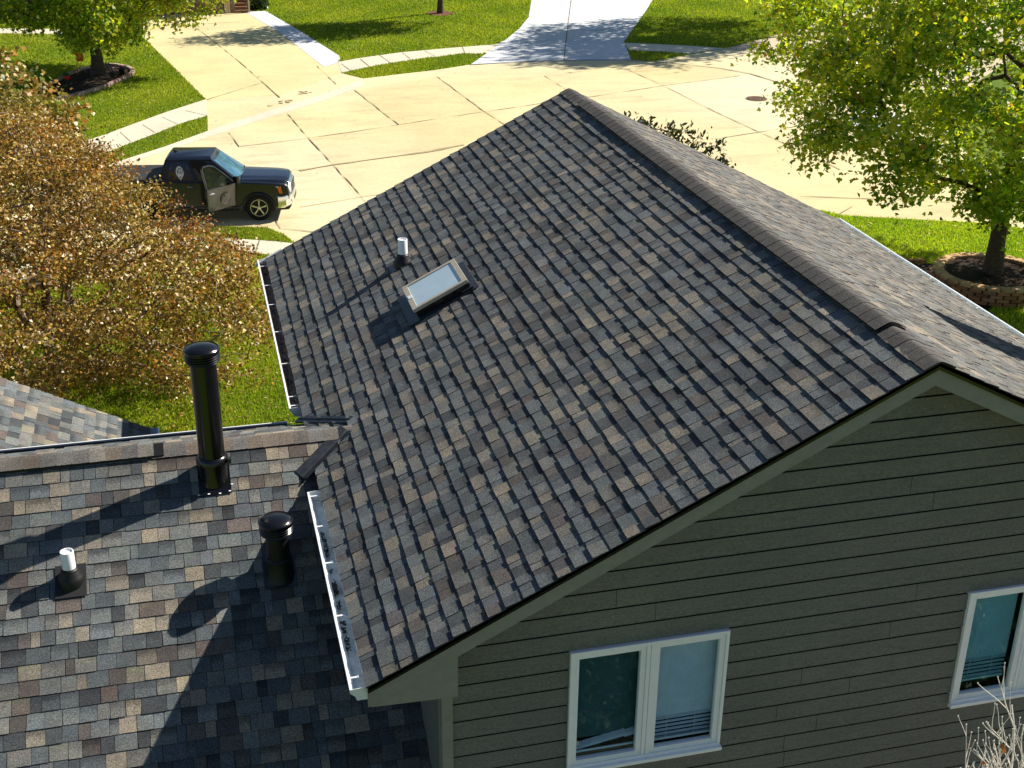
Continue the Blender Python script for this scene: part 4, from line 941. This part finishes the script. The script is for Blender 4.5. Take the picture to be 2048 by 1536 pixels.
# ------------------------------------------------------------------ beds
def ring_blocks(mb, pts, w, z0, z1, cols, gap=.012, closed=True, jit=.012):
    """blocks laid end to end along a plan polyline"""
    n = len(pts); m = n if closed else n-1
    for i in range(m):
        a, b = Vector((*pts[i],0)), Vector((*pts[(i+1)%n],0)); d = (b-a); ln = d.length; d.normalize(); nn = Vector((-d.y,d.x,0))
        a2, b2 = a+d*gap/2, b-d*gap/2; j = random.uniform(-jit,jit); c = random.choice(cols); k = random.uniform(.8,1.2)
        q = [a2+nn*(j-w/2)-d*.02, b2+nn*(j-w/2)+d*.02, b2+nn*(j+w/2)-d*.01, a2+nn*(j+w/2)+d*.01]
        mb.hexa([(v.x,v.y,z0) for v in q]+[(v.x,v.y,z1+random.uniform(-.006,.006)) for v in q], 0, tuple(x*k for x in c))
root = empty('tree_ring', (RC[0],RC[1],0), 'round raised planter ring of tan stacked stone blocks around the right maple', 'planter')
def off(p): return (p[0]-RC[0], p[1]-RC[1])
nb = 26
def circ(r, ph): return [(r*math.cos(-2*math.pi*(k+ph)/nb), r*math.sin(-2*math.pi*(k+ph)/nb)) for k in range(nb)]
TAN = [(.36,.16,.06),(.42,.21,.09),(.28,.12,.05),(.38,.20,.10)]
for lev in range(4):
    mb = MB(); ring_blocks(mb, circ(RR-.13+.012*(3-lev), .5*(lev%2)), .25, .105*lev-.02 if lev == 0 else .105*lev, .105*(lev+1)-.004, TAN); mb.build('block_course', [M['block']], root, bevel=.012, attrs=True)
mb = MB(); ring_blocks(mb, circ(RR-.12, .25), .30, .42, .50, [(.60,.37,.18),(.52,.31,.15),(.66,.44,.24)], jit=.006); mb.build('cap_stones', [M['block']], root, bevel=.012, attrs=True)  # sunlit tops painted in as lighter cap colours
mb = MB(); mb.lathe((0,0,0), [(RR-.27,.30),(RR-.27,.42),(.9,.44),(.3,.47),(.02,.48)], 36); mb.build('mulch', [M['mulch']], root)
mb = MB()
for i in range(900):
    a = random.uniform(-2.2,1.6); r = (RR-.32)*math.sqrt(random.random()); x, y, z = r*math.cos(a), r*math.sin(a), .45+random.uniform(0,.035); s = random.uniform(.012,.035); t = random.uniform(0,6.28)
    mb.face([(x+s*math.cos(t),y+s*math.sin(t),z+random.uniform(0,.02)),(x+.4*s*math.cos(t+1.6),y+.4*s*math.sin(t+1.6),z),(x-s*math.cos(t),y-s*math.sin(t),z+random.uniform(0,.02)),(x-.4*s*math.cos(t+1.6),y-.4*s*math.sin(t+1.6),z)])
mb.build('bark_chips', [M['mulch_brown']], root)
flat('mulch_bed', BED2, .012, M['mulch'])
eg = empty('bed_edging', (15.6,25.5,0), 'low row of flat tan edging blocks left of the stone planter ring', 'edging')
mb = MB(); ring_blocks(mb, [(-1.6+.33*k, .28-.02*k*k*.2) for k in range(8)], .22, -.02, .09, TAN, closed=False); mb.build('blocks', [M['block']], eg, bevel=.01, attrs=True)

# brick edged mulch bed round the far maple
def smooth_loop(P_, n=4):
    out = []; m = len(P_)
    for i in range(m):
        p0, p1, p2, p3 = (np.array(P_[(i+k-1)%m]) for k in range(4))
        for t in np.linspace(0,1,n,endpoint=False):
            out.append(tuple(.5*((2*p1)+(-p0+p2)*t+(2*p0-5*p1+4*p2-p3)*t*t+(-p0+3*p1-3*p2+p3)*t**3)))
    return out
bl = smooth_loop(BED1, 4); BB = (-9.4,57.8)
eb = empty('flower_bed', (BB[0],BB[1],0), 'curved brick edged dark mulch bed under the far left maple', 'flower bed')
mb = MB(); mb.face([(x-BB[0],y-BB[1],.07) for x, y in bl]); mb.build('mulch', [M['mulch']], eb)
mb = MB(); ring_blocks(mb, [(x-BB[0],y-BB[1]) for x, y in bl], .20, -.02, .17, [(.30,.19,.15),(.36,.24,.19),(.26,.17,.14),(.38,.29,.23)], gap=.03); mb.build('brick_edging', [M['block']], eb, bevel=.012, attrs=True)
# orange garden flag
M['flag'] = simple('orange_flag_cloth', (.85,.20,.02), .8, 0, .2, .12, 10); M['flag_y'] = simple('yellow_flag_print', (.95,.55,.12), .8); M['iron_black'] = simple('black_wire', (.015,.015,.018), .5)
fl = empty('garden_flag', (-9.95,60.6,0), 'small orange garden flag on a black wire stand beside the far maple trunk', 'flag', rz=R(8))
mb = MB(); mb.tube([(-.19,0,0),(-.19,0,1.02)],.008,6); mb.tube([(-.19,0,1.02),(.19,0,1.02)],.008,6); mb.build('stand',[M['iron_black']],fl)
mb = MB()
for i in range(4):
    for k in range(5):
        g = lambda a,b: (-.17+.085*a, -.012+.02*math.sin(a*1.6+b), 1.0-.105*b)
        mb.face([g(i,k),g(i+1,k),g(i+1,k+1),g(i,k+1)])
o = mb.build('cloth',[M['flag']],fl); sm = o.modifiers.new('s','SOLIDIFY'); sm.thickness = .006
mb = MB()
for cx, cz, a, b in ((.0,.72,.075,.075),(-.06,.86,.045,.03),(.07,.90,.04,.03)): mb.prism([(cx+a*math.cos(t*.785),cz+b*math.sin(t*.785)) for t in range(8)],'y',-.052,-.046)
mb.build('print',[M['flag_y']],fl)
# red flower plant, strappy clump, stand and pot in that bed
M['red'] = simple('red_petals', (.75,.01,.01), .5); M['strap'] = simple('strappy_green_leaf', (.05,.12,.03), .5, 0, .4, .3, 8); M['coral'] = simple('coral_foliage', (.55,.16,.09), .6, 0, .3, .3, 20)
def plant(name, loc, label, cat, nb, ln, mat, head=None, headc=0, wdt=.02, up=1.0):
    r = empty(name, loc, label, cat); rng = random.Random(int(abs(loc[0]*100))); mb = MB()
    for i in range(nb):
        a = rng.uniform(0,6.28); l = ln*rng.uniform(.6,1.1); c, s = math.cos(a), math.sin(a); pr = None
        for k in range(5):
            t = k/4; x = l*.62*t*(1.25 if up < 1 else .6); z = l*up*(t-.52*t*t); w_ = wdt*(1-t*.85); q = [(x*c-w_*s, x*s+w_*c, z), (x*c+w_*s, x*s-w_*c, z)]
            if pr: mb.face([pr[0],pr[1],q[1],q[0]])
            pr = q
    mb.build('foliage',[M[mat]],r)
    if head:
        mb = MB()
        for i in range(headc):
            p = Vector((rng.gauss(0,.07),rng.gauss(0,.07),ln*.95+rng.gauss(0,.06)))
            mb.lathe(p,[(.004,-.04),(.05,-.015),(.055,.01),(.03,.04),(.004,.05)],8)
        mb.build('flowers',[M[head]],r,smooth=True)
    return r
plant('flower_plant', (-10.35,56.1,.06), 'plant with a bright red bloom at the front of the brick edged bed', 'plant', 14, .55, 'strap', 'red', 9)
plant('flower_plant', (-10.75,55.3,.06), 'small plant with coral red leaves by the brick edge near the brown tree', 'plant', 22, .5, 'coral')
plant('daylily', (-10.4,57.3,.06), 'clump of long arching green leaves left of the far maple trunk', 'plant', 70, .95, 'strap', up=1.3)
st = empty('plant_stand', (-8.55,59.4,.06), 'black wire garden stand with a hoop right of the far maple trunk', 'stand')
mb = MB(); mb.tube([(.18*math.cos(t*.314)+.1,.02,.62+.10*math.sin(t*.314)) for t in range(11)],.018,6); mb.build('hoop',[M['iron_black']],st)
M['bluemetal'] = simple('blue_black_painted_steel', (.03,.04,.08), .35, .2)
for x in (-.06,.06):
    mb = MB(); mb.tube([(x-.08,0,.55),(x+.14,-.12,0)],.028,6); mb.build('leg',[M['bluemetal']],st)
pt = empty('flower_pot', (-7.95,59.0,.06), 'dark round pot at the right end of the brick edged bed', 'pot')
mb = MB(); mb.lathe((0,0,0),[(.11,0),(.15,.26),(.165,.27),(.165,.31),(.14,.31),(.12,.22),(.01,.21)],20); mb.build('pot',[M['black_plastic']],pt,smooth=True)
# mulch patch at the middle lawn tree
mb = MB(); mb.face([(11.05+.85*math.cos(t*.35)*random.uniform(.8,1.1),74.9+1.1*math.sin(t*.35)*random.uniform(.8,1.1),.03) for t in range(18)])
M['mulch_red'] = simple('reddish_mulch', (.14,.06,.035), .95, 0, .2, .6, 12); tag(mb.build('mulch_bed',[M['mulch_red']]), kind='structure')

# ------------------------------------------------------------------ the house across the street
nh = empty('neighbour_house', (-8,82,0), 'brown house across the street with a wide garage door and wooden steps', 'house')
M['garage'] = simple('brown_garage_door', (.20,.125,.075), .6, 0, .3, .1, 6); M['beige'] = simple('beige_house_trim', (.50,.40,.27), .7, 0, .3, .1, 6); M['brownsiding'] = simple('brown_siding', (.24,.16,.10), .8, 0, .2, .15, 5); M['stepwood'] = simple('weathered_step_wood', (.22,.12,.065), .8, 0, .2, .35, 9)
def np_(mb, name, m, parent=None, **kw): return mb.build(name, [M[m]], parent or nh, at=None, **kw)
X0, Y0 = 8, -82
def bx(mb, a, b): mb.box((a[0]+8,a[1]-82,a[2]),(b[0]+8,b[1]-82,b[2]))
mb = MB(); bx(mb,(-18.5,78.6,0),(-8.4,88,3.4)); bx(mb,(-8.4,77.45,0),(-6.9,88,3.4)); bx(mb,(-6.9,77.65,2.35),(-2.06,88,3.4)); bx(mb,(-1.78,77.5,0),(-1.5,88,3.4)); np_(mb,'wall','brownsiding')
mb = MB(); gd = None
for k in range(4): bx(mb,(-6.78,77.56,.02+.56*k),(-2.16,77.64,.555+.56*k))
gd = np_(mb,'garage_door','garage')
mb = MB()
for k in range(4):
    for i in range(6): bx(mb,(-6.7+.76*i,77.545,.09+.56*k),(-6.05+.76*i,77.559,.49+.56*k))
np_(mb,'panel','garage',gd)
for a_, b_ in (((-2.16,77.40,0),(-1.95,77.66,2.5)), ((-1.94,77.44,0),(-1.80,77.66,2.5)), ((-6.98,77.44,0),(-6.79,77.6,2.5))):
    mb = MB(); bx(mb, a_, b_); np_(mb,'door_trim','beige')
mb = MB()
for k in range(5): bx(mb,(-1.72,77.45+.3*k,.02+.18*k),(-.72,77.77+.3*k,.055+.18*k+.1))
sp = np_(mb,'steps','stepwood')
for a_, b_ in (((-.70,77.4,0),(-.60,77.5,1.3)), ((-.70,78.8,0),(-.60,78.9,2.0))):
    mb = MB(); bx(mb, a_, b_); np_(mb,'post','beige',sp)
mb = MB(); bx(mb,(-1.7,78.96,0),(-.6,80.5,.9)); np_(mb,'landing','stepwood')
mb = MB(); mb.mesh([(-11.2,-4.3,3.39),(6.8,-5.1,3.39),(6.8,6.5,3.39),(-11.2,6.5,3.39),(-11.2,1.1,6.4),(6.8,1.1,6.4)],[(0,1,5,4),(2,3,4,5),(0,4,3),(1,2,5),(0,3,2,1)]); np_(mb,'roof','shingle')
def bush(loc, r, n, label, pal, seed, group='shrubs along the far house'):
    rng = np.random.default_rng(seed); root = empty('shrub', loc, label, 'shrub', group)
    d = rng.normal(size=(n,3)); d /= np.linalg.norm(d,axis=1)[:,None]; d[:,2] = np.abs(d[:,2]); pos = d*np.array(r)*(rng.random((n,1))**.4)
    a = rng.normal(size=(n,3)); a /= np.linalg.norm(a,axis=1)[:,None]; b = np.cross(a, rng.normal(size=(n,3))); b /= np.linalg.norm(b,axis=1)[:,None]; s = .09*rng.uniform(.6,1.3,(n,1))
    V = np.stack([pos-a*s, pos+b*s*.5, pos+a*s, pos-b*s*.5],1)
    raw_mesh('foliage', V.reshape(-1,3), 4, M['leaf'], root, cols=np.array(pal)[rng.integers(0,len(pal),n)]*rng.uniform(.6,1.3,(n,1)))
    mb = MB(); 
    for k in range(5): mb.tube([(0,0,0),(r[0]*.5*math.cos(k*1.3),r[1]*.5*math.sin(k*1.3),r[2]*.7)],.02,5)
    mb.build('stems',[M['bark']],root)
bush((.05,78.7,0),(.65,.6,1.5),1300,'dark green shrub right of the wooden steps across the street',[(.03,.06,.02),(.05,.09,.02),(.02,.04,.02)],2)
bush((-13.2,77.2,0),(1.5,.8,1.1),2400,'dark shrub against the far house, left one of the pair',[(.03,.06,.02),(.05,.08,.02)],4)
bush((-10.2,76.6,0),(1.0,.7,1.0),1500,'dark shrub against the far house next to its path, right one of the pair',[(.03,.06,.02),(.06,.05,.02)],6)
# unseen slab added below the gable wall to bounce light onto it
flat('bounce_slab', [(-3.3,-4.2),(9,-4.2),(9,-.2),(-3.3,-.2)], .03, M['walk'])

# evergreens of the back yard, behind the camera's position: seen only as dark reflections in the window panes
for i, (x, y) in enumerate(((-1.3,-5.9),(1.3,-6.3),(3.9,-5.8),(6.4,-6.3),(8.9,-5.9))):
    tree('yard_evergreen', (x,y,0), 'dark evergreen in the back yard mirrored in the window panes', 'tree', (x,y,2.4), (1.7,1.6,2.4), 120, 14000, .11, [(.035,.085,.05),(.05,.11,.06)], .12, 4.5, 'leaf_dark', sig=.35, shape='oval', seed=60+i, group='evergreens in the back yard', tipr=.02)

flat('dark_reflection_ground', [(-3.3,-15),(14,-15),(14,-4.25),(-3.3,-4.25)], .02, M['mulch'])  # unseen dark ground added to darken what the panes mirror
# ------------------------------------------------------------------ pickup at the kerb, passenger door open
M['paint'] = simple('dark_navy_car_paint', (.005,.008,.017), .32, .0, .4, .15, 3, coat=.7)
M['chrome'] = simple('chrome', (.80,.80,.82), .12, 1.0); M['alloy'] = simple('polished_alloy', (.70,.68,.66), .3, 1.0)
M['tyre'] = simple('tyre_rubber', (.012,.012,.012), .8, 0, .3, .2, 40); M['grille'] = simple('dark_grille_mesh', (.02,.02,.022), .5)
M['lamp'] = simple('headlamp_lens', (.82,.84,.86), .12, .0, .8); M['amber'] = simple('amber_marker_lens', (.75,.16,.02), .2); M['taill'] = simple('red_tail_lens', (.55,.01,.01), .2)
M['tonneau'] = simple('black_vinyl_bed_cover', (.03,.03,.032), .6, 0, .4, .2, 5); M['interior'] = simple('dark_cab_interior', (.012,.011,.010), .9); M['seat'] = simple('grey_seat_cloth', (.07,.065,.06), .9)
M['decal'] = simple('white_window_decal', (.75,.78,.82), .6); M['decal_d'] = simple('dark_decal_mark', (.03,.05,.10), .6); M['decal_g'] = simple('grey_door_decal', (.10,.095,.085), .5)
M['door_sheen'] = simple('door_paint_with_sheen', (.030,.035,.042), .28, .3, .6, .25, 3, coat=1.0)  # door's reflected brightness put into a lighter copy of the body paint
PSI = R(-10)
tk = empty('pickup_truck', (-2.88,35.08,0), 'dark navy pickup truck at the kerb, passenger door open, partly behind the brown tree', 'pickup truck', rz=PSI); tk.scale = (1.055,1.055,1.055)
def tp(mb, name, m, parent=None, **kw): return mb.build(name, [M[m]] if isinstance(m,str) else m, parent or tk, **kw)
def arc(cx, cz, r, a0, a1, n=10): return [(cx+r*math.cos(R(a0+(a1-a0)*k/n)), cz+r*math.sin(R(a0+(a1-a0)*k/n))) for k in range(n+1)]
FX, RX, RAD, ARC_ = 0.0, -3.57, .40, .49
out = [(.93,.62),(.95,.85),(.90,1.06),(.80,1.13),(.30,1.185),(-.50,1.225),(-2.90,1.27),(-4.80,1.29),(-4.86,1.22),(-4.86,.62),(-4.72,.52),(-4.25,.50)]
out += arc(RX,.40,ARC_,168,12)+[(-2.95,.44),(-.62,.44)]+arc(FX,.40,ARC_,168,12)+[(.62,.46),(.80,.48)]
mb = MB(); n = len(out); ws = []
for s in (-1,1):
    for x, z in out:
        y = .985
        if z > 1.0: y = .945
        if x > .55: y -= (x-.55)*.30
        ws.append((x, s*y, z))
mb.mesh(ws, [tuple(range(n))[::-1], tuple(range(n,2*n))]+[(i,(i+1)%n,n+(i+1)%n,n+i) for i in range(n)])
body = tp(mb, 'body', 'paint', smooth=True, bevel=.045)
# wheel wells
for cx in (FX, RX):
    for s in (-1,1):
        mb = MB(); mb.prism(arc(cx,.40,ARC_-.004,180,0,14)+[(cx+ARC_-.004,.30),(cx-ARC_+.004,.30)], 'y', s*.50, s*.962); tp(mb, 'wheel_well', 'interior', body)
# hood: crowned panel with raised middle
def grid(fn, nu, nv, mb, m=0):
    vs = [fn(i/nu, j/nv) for i in range(nu+1) for j in range(nv+1)]
    mb.mesh(vs, [(i*(nv+1)+j, i*(nv+1)+j+1, (i+1)*(nv+1)+j+1, (i+1)*(nv+1)+j) for i in range(nu) for j in range(nv)], m)
def hood(u, v):
    x = -.52+1.42*u-.12*abs(2*v-1)**2.5*u; y = (2*v-1)*(.86-.10*u)
    a = abs(2*v-1); z = 1.245-.035*u-.08*max(0,u-.72)**1.5*8*.35+.035*(1-a**3)+.018*(1 if a < .55 else max(0,1-(a-.55)/.12))*(1-.4*u) - (.05 if a > .985 else 0)
    return (x, y, z)
mb = MB(); grid(hood, 14, 24, mb); tp(mb, 'hood', 'paint', smooth=True)
# cab
def side(u, t, s, o=0.0):
    x0 = -.58-.80*t; x1 = -2.98+.20*t; y = .93-.235*t
    return (x0+(x1-x0)*u, s*(y+o), 1.235+.645*t+.2*o)
def front(v, t, o=0.0):
    y = (2*v-1)*(.93-.235*t)*.985; x = -.58-.80*t-.0; bow = .10*(1-(2*v-1)**2)*(1-.55*t)
    return (x+bow+o*.62, y, 1.235+.645*t+o*.78)
mb = MB()
r0 = [front(k/8,0) for k in range(9)]+[side(1,0,1), (-3.0,0,1.235), side(1,0,-1)]
r1 = [front(k/8,.55) for k in range(9)]+[side(1,.55,1), (-2.92,0,1.59), side(1,.55,-1)]
r2 = [front(k/8,1) for k in range(9)]+[side(1,1,1), (-2.80,0,1.885), side(1,1,-1)]
r3 = [(p[0]*.93-.13, p[1]*.84, 1.945) for p in r2]
m = len(r0); vs = r0+r1+r2+r3; fs = []
for l in range(3):
    for i in range(m): fs.append((l*m+i, l*m+(i+1)%m, (l+1)*m+(i+1)%m, (l+1)*m+i))
fs.append(tuple(range(3*m,4*m))); mb.mesh(vs, fs); cab = tp(mb, 'cab', 'paint', smooth=True)
M['shield'] = simple('windshield_blue_glass', (.05,.13,.19), .05, 0, 1.0, .7, 1.1); 
mb = MB(); grid(lambda u, v: front(.045+.91*v, .06+.86*u, .012), 6, 10, mb); ws_ = tp(mb, 'windshield', 'shield', smooth=True)
for q in ([front(.5,.05,.03),front(.25,.07,.035),front(.06,.12,.03)],[front(.95,.05,.03),front(.75,.07,.035),front(.55,.12,.03)]):
    mb = MB(); mb.tube(q,.010,5); tp(mb,'wiper','interior',ws_)
M['darkglass'] = simple('tinted_side_glass', (.006,.008,.012), .05, 0, 1.0)
for s in (-1,1):
    mb = MB(); mb.face([side(.55,.10,s,.006),side(.90,.12,s,.006),side(.895,.80,s,.006),side(.87,.88,s,.006),side(.55,.88,s,.006)]); wn = tp(mb, 'side_window', 'darkglass')
    if s == -1:
        mb = MB(); c = lambda a, b: side(.72+a*.1, .47+b*.36, s, .012)
        mb.face([c(.62*math.cos(t*.524), .72*math.sin(t*.524)+(-.32 if t == 9 else 0)) for t in range(12)]); dc = tp(mb, 'decal', 'decal', wn)
        mb = MB(); c = lambda a, b: side(.72+a*.1, .47+b*.36, s, .016)
        for q in ([(.3,.42),(-.1,.5),(-.14,.36),(.2,.3)],[(.2,.3),(.3,.3),(-.0,-.1),(.1,-.1)],[(.0,-.1),(.3,-.1),(.3,-.2),(.0,-.2)],[(-.2,.35),(-.28,.35),(-.12,.0),(-.05,.0)],[(-.05,.05),(-.4,.05),(-.4,-.05),(-.05,-.05)],[(-.3,.3),(-.38,.3),(-.38,-.3),(-.3,-.3)],[(.5,.2),(.42,.3),(.36,-.1),(.44,-.2)],[(.1,-.5),(-.1,-.62),(-.15,-.7),(.05,-.75)]): mb.face([c(-a,b) for a, b in q])
        tp(mb, 'decal_mark', 'decal_d', wn)
    else:
        mb = MB(); mb.face([side(.10,.10,s,.006),side(.50,.10,s,.006),side(.50,.88,s,.006),side(.22,.88,s,.006)]); tp(mb, 'side_window', 'darkglass')
# rear door handle, body side trim, running boards
mb = MB(); mb.tube([(-1.92,-.975,1.10),(-1.96,-1.005,1.105),(-2.08,-1.005,1.108),(-2.12,-.975,1.11)],.016,6); tp(mb,'handle','chrome')
for s in (-1,1):
    mb = MB(); mb.box((-2.95,s*1.03-.07,.36),(-.62,s*1.03+.07,.405)); tp(mb,'running_board','black_plastic')
# open door bay with seat and the swung door
mb = MB(); mb.face([(-.70,-.9895,.52),(-1.72,-.9895,.52),(-1.72,-.9895,1.20),(-.64,-.9895,1.20)]); p = [side(.05,.02,-1,.010),side(.50,.02,-1,.010),side(.50,.93,-1,.010),side(.19,.93,-1,.010)]; mb.face(p); bay = tp(mb,'door_bay','interior')
mb = MB(); mb.box((-1.62,-.992,.72),(-1.20,-.9905,.98)); tp(mb,'seat','seat',bay); mb = MB(); mb.face([side(.40,.05,-1,.013),side(.49,.05,-1,.013),side(.49,.62,-1,.013),side(.45,.62,-1,.013)]); tp(mb,'seat_back','seat',bay)
HX, HY, OA = -.66, -.975, R(47)
def dr(x, y, z):   # door coordinates: x rearward from the hinge, y inward, z up
    px, py = -x, y; return (HX+px*math.cos(OA)-py*math.sin(OA), HY+px*math.sin(OA)+py*math.cos(OA), z)
mb = MB(); prof = [(.02,.50),(1.06,.50),(1.08,.60),(1.09,1.22),(0.0,1.22)]; n = len(prof)
vs = [dr(x,.0 if z > .7 else .03,z) for x, z in prof]+[dr(x,.085,z) for x, z in prof]
mb.mesh(vs, [tuple(range(n))[::-1], tuple(range(n,2*n))]+[(i,(i+1)%n,n+(i+1)%n,n+i) for i in range(n)]); door = tp(mb,'door','door_sheen',bevel=.015)
fr = [(.03,0.0,1.23),(.34,.10,1.56),(.60,.185,1.80),(.78,.215,1.86),(1.0,.215,1.865),(1.07,.20,1.80),(1.09,.0,1.22)]
mb = MB(); mb.tube([dr(x,y+.03,z) for x,y,z in fr],.028,6); tp(mb,'window_frame','door_sheen',door,smooth=True)
mb = MB(); mb.face([dr(x,y+.03,z) for x,y,z in fr]); tp(mb,'window','darkglass',door)
mb = MB(); mb.tube([dr(.84,.0,1.07),dr(.87,-.035,1.075),dr(.99,-.035,1.08),dr(1.02,.0,1.08)],.020,8); tp(mb,'handle','chrome',door)
mb = MB(); mb.hexa([dr(.02,-.02,1.25),dr(.02,-.24,1.24),dr(.12,-.24,1.24),dr(.12,-.02,1.25),dr(.02,-.02,1.45),dr(.02,-.24,1.47),dr(.12,-.24,1.47),dr(.12,-.02,1.45)]); tp(mb,'mirror','black',door,bevel=.02)
mb = MB(); mb.face([dr(.42+.20*math.cos(t*.449),-.004,.83+.20*math.sin(t*.449)) for t in range(14)]); em = tp(mb,'decal','decal_g',door)
mb = MB()
for k in range(5):
    a = k*1.2566+1.57; mb.face([dr(.42+r*math.cos(a+da),-.008,.84+r*math.sin(a+da)) for r, da in ((.04,-.5),(.13,-.22),(.15,.22),(.04,.5))])
tp(mb,'decal_mark','door_sheen',door)
# wheels
def wheel(x, s):
    w = bpy.data.objects.new('wheel', None); link(w, tk); w.location = (x, s*.845, RAD+.005)
    t = MB(); W2 = .14; pr = [(.265,-W2*.9),(.30,-W2),(.375,-W2*.98),(.40,-W2*.78),(.405,-.05),(.405,.05),(.40,W2*.78),(.375,W2*.98),(.30,W2),(.265,W2*.9)]
    t.lathe((0,0,0), pr, 40, axis='y'); t.build('tyre', [M['tyre']], w, smooth=True)
    r = MB(); o = s*.118
    r.lathe((0,0,0), [(.262,o-s*.14),(.270,o-s*.005),(.270,o+s*.012),(.245,o+s*.006),(.238,o-s*.04)], 36, axis='y')
    for k in range(5):
        a = k*1.2566+.3
        P = lambda rr, da, y: (rr*math.cos(a+da), y, rr*math.sin(a+da))
        q = [P(.05,-.75,o+s*.0),P(.25,-.27,o+s*.004),P(.25,.27,o+s*.004),P(.05,.75,o)]
        r.hexa([(p[0],p[1]-s*.05,p[2]) for p in q]+q)
        r.hexa([(p[0],p[1]-s*.02,p[2]) for p in [P(.07,-.25,o+s*.008),P(.235,-.10,o+s*.016),P(.235,.10,o+s*.016),P(.07,.25,o+s*.008)]]+[P(.07,-.25,o+s*.012),P(.235,-.10,o+s*.022),P(.235,.10,o+s*.022),P(.07,.25,o+s*.012)])
    r.lathe((0,0,0), [(.062,o-s*.03),(.062,o+s*.018),(.04,o+s*.026),(.002,o+s*.028)], 18, axis='y'); r.build('rim', [M['alloy']], w, smooth=True)
    b = MB(); b.lathe((0,0,0), [(.24,-s*.02),(.24,s*.02),(.01,s*.025)], 24, axis='y'); b.build('brake_disc', [M['interior']], w)
for x in (FX, RX):
    for s in (-1,1): wheel(x, s)
# front end
mb = MB(); mb.prism([(.84,.72),(.985,.74),(.975,1.03),(.88,1.115)], 'y', -.52, .52); g = tp(mb,'grille','chrome',bevel=.02)
for a, b, c, d in ((-.47,-.04,.765,.88),(.04,.47,.765,.88),(-.47,-.04,.915,1.02),(.04,.47,.915,1.02)):
    mb = MB(); mb.hexa([(.97,a,c),(.97,b,c),(.994,b,c),(.994,a,c),(.962,a,d),(.962,b,d),(.986,b,d),(.986,a,d)]); tp(mb,'grille_mesh','grille',g)
for s in (-1,1):
    mb = MB(); y0, y1, y2 = .54, .80, .925
    v = [(.965,s*y0,.80),(.90,s*y1,.82),(.66,s*(y2-.01),.86),(.965,s*y0,1.03),(.885,s*y1,1.045),(.60,s*(y2-.025),1.06)]
    vv = v+[(x-.16,y*.93,z) for x,y,z in v]
    mb.mesh(vv, [(0,1,4,3),(1,2,5,4),(6,9,10,7),(7,10,11,8),(3,4,10,9),(4,5,11,10),(0,6,7,1),(1,7,8,2),(0,3,9,6),(2,8,11,5)]); hl = tp(mb,'headlight','lamp',bevel=.01)
    mb = MB(); mb.mesh([(.74,s*.925,.85),(.64,s*.945,.865),(.60,s*.935,1.05),(.70,s*.915,1.05)],[(0,1,2,3)]); mb.mesh([(.74,s*.915,.85),(.64,s*.935,.865),(.60,s*.925,1.05),(.70,s*.905,1.05)],[(0,1,2,3)]); tp(mb,'marker','amber',hl)
mb = MB(); ring = []
for k in range(17):
    v = -1+k/8; y = v*.985; x = 1.045-.20*abs(v)**3.2; ring.append((x,y))
ring = [(.60,-.995),(.74,-.992)]+ring+[(.74,.992),(.60,.995)]
vs = []; hh = [(.41,-.05),(.45,.0),(.74,.0),(.78,-.03),(.785,-.16)]
for x, y in ring:
    for z, dx in hh: vs.append((x+dx, y, z))
k = len(hh); fs = [(i*k+j, i*k+j+1, (i+1)*k+j+1, (i+1)*k+j) for i in range(len(ring)-1) for j in range(k-1)]
mb.mesh(vs, fs); bp = tp(mb,'front_bumper','chrome',smooth=True)
for s in (-1,1):
    mb = MB(); mb.lathe((1.0,s*.62,.56),[(.055,-.01),(.055,.012),(.01,.016)],16,axis='x'); tp(mb,'fog_light','lamp',bp)
mb = MB(); mb.box((1.04,-.30,.50),(1.052,.30,.62)); tp(mb,'bumper_insert','grille',bp)
mb = MB(); mb.prism([(.60,.30),(.90,.32),(.98,.415),(.60,.43)],'y',-.86,.86); tp(mb,'air_dam','black_plastic')
# panel gaps, wheel arch lips, rain gutters
for s in (-1,1):
    for x0_, x1_, za, zb in ((-1.745,-1.735,.50,1.215),(-2.785,-2.775,.55,1.245),(-.655,-.645,.50,1.20),(-2.965,-2.953,.55,1.26)):
        mb = MB(); y = s*.9865; mb.hexa([(x0_,y-.002,za),(x1_,y-.002,za),(x1_,y+.002,za),(x0_,y+.002,za),(x0_,s*.962-.002,zb),(x1_,s*.962-.002,zb),(x1_,s*.962+.002,zb),(x0_,s*.962+.002,zb)]); tp(mb,'panel_gap','interior',body)
    for cx in (FX, RX):
        mb = MB(); a_ = [(cx+ARC_*math.cos(R(t)), s*.992, .40+ARC_*math.sin(R(t))) for t in range(8,176,12)]; mb.tube(a_, .022, 6); tp(mb,'wheel_arch','paint',body,smooth=True)
    mb = MB(); mb.tube([side(.02,.97,s,.012),side(.5,1.0,s,.012),side(.98,.97,s,.012)],.012,6); tp(mb,'roof_rail','black',cab,smooth=True)
mb = MB(); mb.face([(-2.99,-.55,1.32),(-2.99,.55,1.32),(-2.865,.50,1.72),(-2.865,-.50,1.72)]); tp(mb,'rear_window','darkglass',cab)
# tail
for s in (-1,1):
    mb = MB(); mb.box((-4.875,min(s*.80,s*.995),.86),(-4.74,max(s*.80,s*.995),1.22)); tp(mb,'tail_light','taill',bevel=.02)
mb = MB(); mb.box((-4.74,-.88,1.275),(-3.06,.88,1.315)); tp(mb,'bed_cover','tonneau',bevel=.02)
mb = MB(); mb.box((-5.02,-.94,.52),(-4.85,.94,.70)); tp(mb,'rear_bumper','chrome',bevel=.03)
mb = MB(); mb.prism([(-2.62,1.95),(-2.50,1.95),(-2.64,2.03)],'y',.02,.05); tp(mb,'antenna','black')
